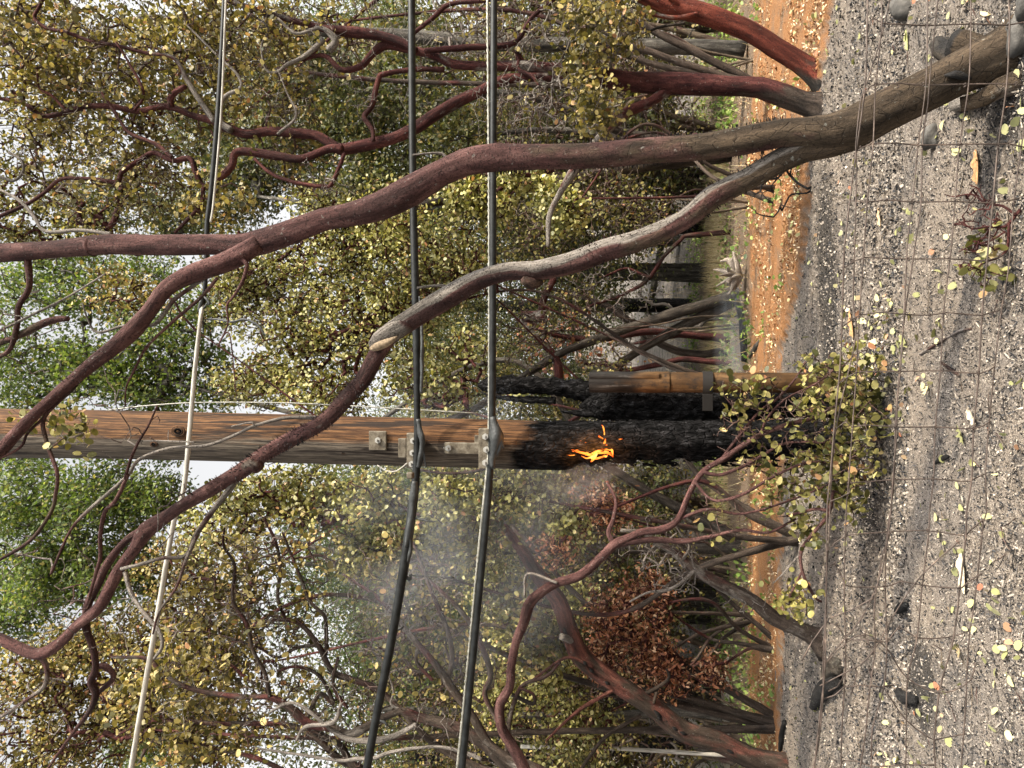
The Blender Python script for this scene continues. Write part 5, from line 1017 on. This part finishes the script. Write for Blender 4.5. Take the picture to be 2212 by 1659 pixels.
def smoke(name, label, c, r, dens_, scale, seed, rot=0, col=(.8, .86, .95)):
    m, t, o = mat(name + '_volume'); co = nd(t, 'TexCoord').outputs['Object']
    n_ = noise(t, nd(t, 'VectorMath', {0: co, 1: (seed, seed * 2, 0)}, operation='ADD').outputs[0], scale, 3, .55)
    ln = nd(t, 'VectorMath', {0: co}, operation='LENGTH').outputs['Value']
    fall = mth(t, 'SUBTRACT', 1.0, ln, clamp=True)
    d = mth(t, 'MULTIPLY', mth(t, 'MULTIPLY', fall, mth(t, 'MULTIPLY_ADD', mth(t, 'SUBTRACT', n_, .42), 6, 0, clamp=True)), dens_)
    v = nd(t, 'VolumePrincipled', {'Color': (*col, 1), 'Density': d, 'Anisotropy': .2}); t.links.new(v.outputs[0], o.inputs['Volume'])
    mb = MB(); nu, nv = 20, 12; V = [(0, 0, -1)]
    for i in range(1, nv):
        for j in range(nu): a_ = math.pi * i / nv; b_ = 2 * math.pi * j / nu; V.append((math.sin(a_) * math.cos(b_), math.sin(a_) * math.sin(b_), -math.cos(a_)))
    V.append((0, 0, 1)); q = []; S = []
    for j in range(nu): q += [0, 1 + (j + 1) % nu, 1 + j]; S.append(3)
    for i in range(nv - 2):
        for j in range(nu): b_ = 1 + i * nu; q += [b_ + j, b_ + (j + 1) % nu, b_ + nu + (j + 1) % nu, b_ + nu + j]; S.append(4)
    b_ = 1 + (nv - 2) * nu
    for j in range(nu): q += [b_ + j, b_ + (j + 1) % nu, b_ + nu]; S.append(3)
    mb.add(V, q, S); o_ = mb.build(name, m, None, origin=(0, 0, 0)); o_.location = c; o_.scale = r; o_.rotation_euler = (0, rot, 0)
    tag(o_, label, 'smoke', kind='stuff'); return o_
smoke('smoke', 'thin white smoke drifting left of the pole above the flames', P(980, 1160, 6.35), (1.5, .5, 1.5), .75, 2.6, 3.0, rot=.25)
smoke('smoke', 'small blue grey smoke curl rising from the flame on the pole', P(1250, 1035, 6.05), (.28, .16, .62), 3.0, 3.0, 9.0, rot=-.3)
smoke('smoke', 'low smoke wisp over the scorched log on the duff', P(1600, 740, 12.2) + (0, 0, .05), (1.6, .6, .40), 1.2, 2.0, 5.0)

# ================================================================= WIRE FENCE
FYY = 1.95
def c20(s): return ' '.join(f"{1474.7 + float(a.split(',')[0]) / 3:.1f},{float(a.split(',')[1]) / 3:.1f},2" for a in s.split())
def c21(s): return ' '.join(f"{1474.7 + float(a.split(',')[0]) / 3:.1f},{553 + float(a.split(',')[1]) / 3:.1f},2" for a in s.split())
def c22(s): return ' '.join(f"{1474.7 + float(a.split(',')[0]) / 3:.1f},{1106 + float(a.split(',')[1]) / 3:.1f},2" for a in s.split())
line = [
    c20("1205,-150 1200,0 1190,180 1165,600 1110,1100 1060,1500") + ' ' + c21("1050,0 1040,450 1020,700 990,1100 950,1450") + ' ' + c22("935,0 930,300 925,600 915,1000 900,1250 870,1500 840,1659 820,1800"),
    c20("1370,-150 1340,0 1300,200 1190,540 1160,650 1120,950 1130,1100 1110,1600") + ' ' + c21("1110,300 1120,500 1075,750 1020,1000 980,1250 955,1600") + ' ' + c22("937,150 933,330 928,620 920,960 905,1200 880,1500 850,1659 830,1800"),
    c20("1295,-150 1290,0 1285,170 1255,550 1225,940 1195,1300 1175,1600") + ' ' + c21("1145,400 1125,750 1100,1100 1075,1470") + ' ' + c22("1060,0 1045,470 1055,830 1050,1050 1040,1400 1030,1659 1025,1800"),
    c20("1600,-150 1590,0 1580,180 1560,560 1530,940 1490,1300 1460,1600") + ' ' + c21("1445,380 1405,740 1385,1110 1365,1450") + ' ' + c22("1345,0 1320,130 1310,480 1315,830 1305,1150 1230,1400 1210,1659 1200,1800"),
    c20("1660,-150 1650,0 1635,180 1600,550 1590,660 1570,930 1540,1300 1500,1600") + ' ' + c21("1450,380 1410,700 1395,950 1387,1110 1370,1450") + ' ' + c22("1340,60 1290,340 1260,480 1235,640 1245,880 1200,1200 1180,1450 1150,1659 1140,1800"),
    c20("1880,-150 1870,0 1860,180 1835,560 1800,940 1765,1310 1745,1600") + ' ' + c21("1700,380 1670,740 1645,1110 1620,1450") + ' ' + c22("1600,0 1590,130 1550,480 1505,830 1460,1080 1450,1360 1430,1659 1420,1800"),
    c20("2120,-150 2115,0 2110,170 2080,560 2050,950 2010,1310 1985,1600") + ' ' + c21("1950,380 1920,760 1895,1110 1865,1460") + ' ' + c22("1840,0 1830,150 1795,490 1740,830 1670,1160 1630,1470 1625,1659 1620,1800"),
    c20("2330,-150 2300,170 2250,560 2200,950 2150,1310") + ' ' + c21("2100,100 2070,330 2030,650 1995,1080 1960,1400") + ' ' + c22("1955,0 1945,60 1932,400 1880,640 1860,780 1840,1090 1830,1250 1810,1659 1800,1800"),
]
stay = [c20("1190,200 1225,120 1290,160 1430,170 1580,158 1860,158 2110,165 2220,150 2330,150"), c20("1165,640 1210,560 1250,548 1400,552 1560,545 1830,552 2080,555 2160,543 2260,550"), c20("1112,1000 1150,960 1222,935 1380,938 1530,935 1800,940 2050,945 2120,928 2220,950"),
    c20("1090,1290 1195,1308 1320,1300 1490,1302 1770,1305 2000,1312 2110,1300 2180,1290"), c21("1050,80 1100,35 1175,20 1465,15 1730,15 1980,20 2100,-10"), c21("1028,470 1090,410 1150,380 1300,370 1445,375 1600,387 1700,375 1945,387 2055,345"),
    c21("990,855 1040,800 1122,760 1250,742 1405,745 1680,740 1915,757 2025,718"), c21("970,1145 1060,1070 1100,1112 1180,1090 1390,1105 1640,1105 1890,1112 1995,1072"), c21("950,1580 1080,1530 1072,1475 1200,1462 1365,1450 1620,1440 1860,1462 1960,1415"),
    c22("930,242 990,190 1060,152 1320,130 1580,122 1830,147 1870,120 1950,50"), c22("942,350 985,335 1020,380 1045,470 1310,480 1420,460 1550,475 1795,493 1880,440 1935,400"), c22("940,715 1000,730 1060,830 1180,815 1310,830 1400,750 1505,812 1740,830 1860,775"),
    c22("920,965 1060,835 1180,792 1320,880 1460,1080 1680,1162 1870,1092 1890,975"), c22("920,1210 990,1185 1050,1140 1150,1120 1300,1130 1370,1130"), c22("1310,1152 1455,1355 1630,1475 1740,1462 1845,1440"), c22("1045,930 1110,970 1135,1050 1100,1200"),
    c22("1790,180 1560,410 1390,640 1250,880 1150,990 1080,1025 880,1112"), c22("1345,120 1300,300 1260,480 1150,700 1040,830 960,925 915,970"), c22("850,1630 930,1650 1010,1650 1040,1612 1130,1618 1220,1638 1450,1640 1630,1640"), c22("770,960 850,840 920,735 945,690 1080,640 1190,580 1230,545"),
    c22("945,1180 1010,1140 1060,1040 1050,935"), c22("1200,830 1215,870 1250,890 1240,940")]
m_wire, t, o = mat('rusty_fence_wire'); pos = nd(t, 'NewGeometry').outputs['Position']
bsdf(t, o, ramp(t, noise(t, pos, 30, 4, .6), [(.3, (.025, .018, .014)), (.6, (.085, .062, .05)), (.8, (.22, .16, .12))]), .6, metal=.3, spec=.4)
lnB = P(1900, 829, FYY)
root = thing('wire_fence', (0, FYY, 0), 'sagging rusty woven wire fence in front of everything', 'fence')
def wire(name, s, Y, r=.00125):
    p_, _ = path(s, Y); rg = np.random.default_rng(len(s)); p_ = p_ + rg.normal(size=p_.shape) * (.0015, .006, .0015)
    mb = MB(); tube(mb, p_, np.full(len(p_), r * 1.35), 6, step=.02); return mb.build(name, m_wire, root)
for k, s in enumerate(line): wire('line_wire', s, FYY + .004 * (k % 2), .0016 if k in (0, 6) else .0013)
for k, s in enumerate(stay): wire('stay_wire', s, FYY + .006)
mb = MB()                                             # the little wrapped knots
for s in stay[:13]:
    p_, _ = path(s, FYY); 
    for q_ in p_[1:-1:1]:
        th = np.linspace(0, 12.5, 14); h = q_ + np.stack([np.linspace(-.006, .006, 14), np.cos(th) * .0028, np.sin(th) * .0028], -1); tube(mb, h, np.full(14, .0011), 4, step=.01)
mb.build('wire_knots', m_wire, root)['kind'] = 'stuff'

# ================================================================= STONES, LOGS, DEBRIS
m_stone, t, o = mat('grey_stone'); pos = nd(t, 'TexCoord').outputs['Object']
bsdf(t, o, ramp(t, noise(t, pos, 9, 6, .65), [(.3, (.025, .024, .022)), (.5, (.06, .056, .05)), (.75, (.14, .13, .115))]), .85, noise(t, pos, 40, 5, .7), .6, .01)
def stone(xy, rxy, label, h=.6, seed=0, m_=None, name='stone', ang=0):
    c_ = G(*xy); k = depth(c_) / F; rg = np.random.default_rng(seed); nu, nv = 18, 10; V = []
    for i in range(nv + 1):
        for j in range(nu):
            a_ = math.pi * i / nv; b_ = 2 * math.pi * j / nu; d = np.array((math.sin(a_) * math.cos(b_), math.sin(a_) * math.sin(b_), math.cos(a_)))
            V.append(np.sign(d) * np.abs(d) ** .75)
    V = np.array(V); V = V * (1 + .22 * snoise(V * 1.6, seed + 1)[:, None] + .06 * snoise(V * 5, seed + 2)[:, None])
    V = V * (rxy[1] * k, rxy[1] * k * .7, rxy[0] * k * h); ca, sa = math.cos(ang), math.sin(ang); V[:, :2] = V[:, :2] @ np.array(((ca, sa), (-sa, ca)))
    q = []
    for i in range(nv):
        for j in range(nu): b_ = i * nu; q += [b_ + j, b_ + nu + j, b_ + nu + (j + 1) % nu, b_ + (j + 1) % nu]
    mb = MB(); mb.add(V + c_ + (0, 0, rxy[0] * k * h * .5), q, [4] * (nu * nv)); return tag(mb.build(name, m_ or m_stone), label, 'stone')
stone((2206, 78), (20, 46), 'rounded grey stone against the foot of the leaning tree', .9, 1)
stone((2232, 8), (24, 30), 'grey stone at the very corner beneath the fence', .9, 11)
stone((1962, 16), (30, 26), 'grey angular stone near the right edge', .8, 2)
stone((2022, 296), (24, 26), 'pale grey stone close beside the trunk of the leaning tree', .8, 3)
stone((1690, 1650), (20, 16), 'small dark stone beside the foot of the arcing red trunk', .9, 4)
def log(spec, Yoff, label, m_, tone, cat='log', seed=0, name='log', seg=12, bump=.12, dz=0):
    a = np.array([[float(v) for v in q_.split(',')] for q_ in spec.split()]); pts = []; r = []
    for x, y, w_ in a:
        g_ = G(x, y); k = depth(g_) / F; g_[2] += w_ * k * .42 + dz; pts.append(g_); r.append(w_ * k / 2)
    mb = MB(); tube(mb, np.array(pts), np.array(r), seg, step=.015, bump=bump, tone=[tone] * len(pts), seed=seed); o_ = mb.build(name, m_)
    return tag(o_, label, cat)
log("2028,95,14 2052,98,44 2085,112,56 2105,120,40", 0, 'cracked charred block of wood leaning on the foot of the tree', m_bark_grey, (.2, .9, .45), 'wood block', 4, 'wood_block', 6, .10)
log("2070,228,22 2090,222,30 2140,212,34", 0, 'short split log end lying left of the tree foot', m_bark_grey, (.9, .4, .1), 'log', 6)
log("1762,1528,14 1778,1510,26 1800,1485,34 1822,1470,26", 0, 'charred dark log lying behind the tangled fence wire', m_bark_dark, (0, 0, .2), 'log', 7)
log("1795,1468,16 1808,1450,34 1822,1440,36", 0, 'grey brown half burnt chunk touching the dark log', m_bark_grey, (.3, .6, .1), 'log', 8)
log("1950,1495,18 1965,1508,26 1985,1512,16", 0, 'black charcoal lump in the ash below the wires', m_bark_dark, (0, 0, .4), 'charcoal', 9, 'charcoal')
log("1945,1320,14 1958,1312,20 1966,1308,12", 0, 'small black charcoal piece in the middle of the left ash', m_bark_dark, (0, 0, .4), 'charcoal', 10, 'charcoal')
log("2052,985,10 2040,992,12 2025,1000,8", 0, 'small dark stick lying in the ash centre', m_bark_dark, (0, 0, .3), 'stick', 12, 'stick')
log("1990,765,6 2070,718,7 2100,710,4", 0, 'bent grey twig on the ash below the fallen crown', m_twig, (.5, .3, 0), 'twig', 13, 'fallen_twig', 7, .05)
log("2035,782,6 2060,800,7 2075,812,5", 0, 'short dark grey twig left of the bent one', m_twig, (.4, .4, .1), 'twig', 14, 'fallen_twig', 7, .05)
log("1700,1560,12 1694,1590,12 1690,1620,10", 0, 'dark burnt stick on the edge of the duff at the left', m_bark_dark, (0, 0, .3), 'stick', 15, 'stick')
log("1628,770,12 1640,750,14 1648,735,10", 0, 'brown stick lying across the orange duff', m_bark_grey, (.2, .5, 0), 'stick', 16, 'stick')
log("1680,1430,8 1685,1465,12 1675,1490,8", 0, 'curved grey root piece on the edge of the duff', m_bark_grey, (.6, .2, 0), 'stick', 17, 'stick')
# uprooted splintered stump on the duff
c_ = G(1618, 595); k = depth(c_) / F
root = thing('uprooted_stump', c_, 'splintered pale uprooted stump with spreading roots on the duff', 'stump'); mb = MB(); rg = np.random.default_rng(3)
for j in range(22):
    a_ = rg.uniform(0, 6.28); L_ = rg.uniform(20, 62) * k; d = np.array((math.cos(a_) * 1.2, -.3 + .5 * math.sin(a_), abs(math.sin(a_)) * .8 + .05)); d /= np.linalg.norm(d)
    p0 = c_ + (0, 0, 22 * k); p3 = p0 + d * L_; mid = (p0 + p3) / 2 + rg.normal(size=3) * 5 * k
    tube(mb, [p0, mid, p3], [rg.uniform(7, 12) * k, rg.uniform(4, 8) * k, 1.2 * k], 7, step=.03, tone=[(.8, .3, .2)] * 3, bump=.2, seed=j)
mb.build('roots', bark('splintered_wood', (.07, .035, .02), (.28, .17, .11), (.5, .38, .28), dead=(.42, .36, .30)), root)
log("1600,640,16 1612,680,20 1618,720,22 1620,780,20", 0, 'smouldering black log behind the low smoke', m_bark_dark, (0, 0, .4), 'log', 18)
for j, (s, lab) in enumerate([("1625,610,7 1640,640,7 1632,690,6 1640,720,5", 'crooked root stick curling from the uprooted stump'), ("1650,600,6 1640,640,6 1655,665,5", 'short pale stick in front of the uprooted stump'), ("1590,1325,16 1592,1345,18 1596,1365,12", 'pale stump fragment beyond the dead grey trunk')]):
    log(s, 0, lab, m_bark_grey, (.8, .3, 0), 'stick', 20 + j, 'stick', 8)
# dark leafless sprout against the duff, right
root = thing('burnt_shrub', G(1752, 400), 'small burnt black twiggy shrub on the edge of the duff', 'shrub'); mb = MB(); b_ = G(1752, 405)
tips = ellips(26, b_ + (0, 0, .35), (.35, .2, .35), .3); p0, p1, r0, r1, *_ = grow(b_[None], tips, .08, .25, .004, .4, .012, seed=8); prisms(mb, p0, p1, r0, r1, 5, (0, .2, .8)); mb.build('stems', m_bark_dark, root)
# red seedling branch in the near ash
root = thing('manzanita_seedling', G(2212, 455), 'low red stemmed manzanita sprout in the near ash', 'shrub'); mb = MB()
nodes = limbs(mb, [("2240,425,9 2212,445,9 2190,470,8 2170,490,7 2130,490,5 2100,495,4 2080,480,3", 3.4, 3.5), ("2195,465,6 2165,445,6 2130,440,5 2100,420,4 2060,425,3 2040,420,2", 3.42, 3.6), ("2180,485,6 2175,540,6 2150,560,4 2120,570,3 2100,600,2", 3.42, 3.5), ("2130,440,3 2110,405,3 2095,400,2", 3.5, 3.5), ("2172,500,4 2140,520,4 2100,530,3 2070,545,2", 3.44, 3.55)], 8, .04)
mb.build('stems', m_bark_wine, root); mb = MB(); lf = MB()
dress(np.concatenate(nodes), [((2110, 450, 3.55, 50, 60, .15), 26, 0), ((2110, 560, 3.5, 40, 40, .12), 26, .16), ((2140, 600, 3.5, 30, 30, .1), 8, .5), ((2120, 510, 3.5, 50, 60, .12), 30, .08)], mb, lf, .042, 2, .0018, (0, .1, 0), seed=600, step=.04, spread=.02, rmax=.004)
mb.build('twig', m_bark_wine, root)['kind'] = 'stuff'; lf.build('foliage', m_leaf_bright, root, smooth=False)
# single big dry leaves near the fence
def bigleaf(x, y, size, label, ang, m_, seed):
    c_ = G(x, y); rg = np.random.default_rng(seed); n = 28; th = np.linspace(0, 2 * math.pi, n, endpoint=False)
    rr = 1 + .28 * np.sign(np.sin(th * 7)) * (np.abs(np.sin(th)) > .3) * rg.uniform(.6, 1, n)
    X = np.cos(th) * size * .5; Z = np.sin(th) * size * .19 * rr
    V = []; 
    for s_ in (1.0, .55):
        for a, b in zip(X, Z): V.append((a * s_, b * s_, .35 * abs(b * s_) + .10 * (a * s_) ** 2 / size + .012))
    V.append((0, 0, .012)); V = np.array(V); ca, sa = math.cos(ang), math.sin(ang); V[:, :2] = V[:, :2] @ np.array(((ca, sa), (-sa, ca)))
    q = []; S = []
    for j in range(n): q += [j, (j + 1) % n, n + (j + 1) % n, n + j]; S.append(4)
    for j in range(n): q += [n + j, n + (j + 1) % n, 2 * n]; S.append(3)
    mb = MB(); mb.add(V + c_, q, S, fr=np.full(len(S), rg.random())); return tag(mb.build('dry_leaf', m_), label, 'leaf')
m_dry, t, o = mat('dry_leaf_tan'); pos = nd(t, 'NewGeometry').outputs['Position']; bsdf(t, o, ramp(t, noise(t, pos, 60, 4), [(.3, (.30, .24, .16)), (.7, (.56, .50, .38))]), .7)
m_dry2, t, o = mat('dry_leaf_brown'); pos = nd(t, 'NewGeometry').outputs['Position']; bsdf(t, o, ramp(t, noise(t, pos, 60, 4), [(.3, (.18, .09, .04)), (.7, (.46, .28, .13))]), .7)
bigleaf(2088, 1235, .22, 'long curled tan oak leaf lying upright against the fence wire', .2, m_dry, 1)
bigleaf(1845, 700, .24, 'brown curled dry leaf beside the fallen crown', .5, m_dry2, 2)
bigleaf(2105, 900, .12, 'small pale lobed leaf below the fallen crown', 1.0, m_dry, 3)
bigleaf(2118, 360, .17, 'brown lobed leaf between the leaning tree and the red sprout', .1, m_dry2, 4)
bigleaf(1905, 468, .14, 'pale yellow lobed leaf on the ash right of centre', .3, m_litter, 5)
bigleaf(1965, 85, .14, 'yellow lobed leaf by the angular stone', .2, m_litter, 6)
# pale pipe at the left
p_, r_ = path("1333,1617,9 1250,1616,8 1125,1613,8", 12.0, 12.0)
root = thing('metal_post', P(1480, 1618, 12.0) * (1, 1, 0), 'thin pale metal post behind the arcing trunk at the left', 'post'); mb = MB(); q_ = np.vstack([P(1480, 1622, 12.0)[None], p_]); q_[0, 2] = 0; tube(mb, q_, np.full(len(q_), .03), 10, step=.2); mb.build('pipe', m_bleach, root)
print('faces', sum(len(o.data.polygons) for o in bpy.data.objects if o.type == 'MESH'), 'size')
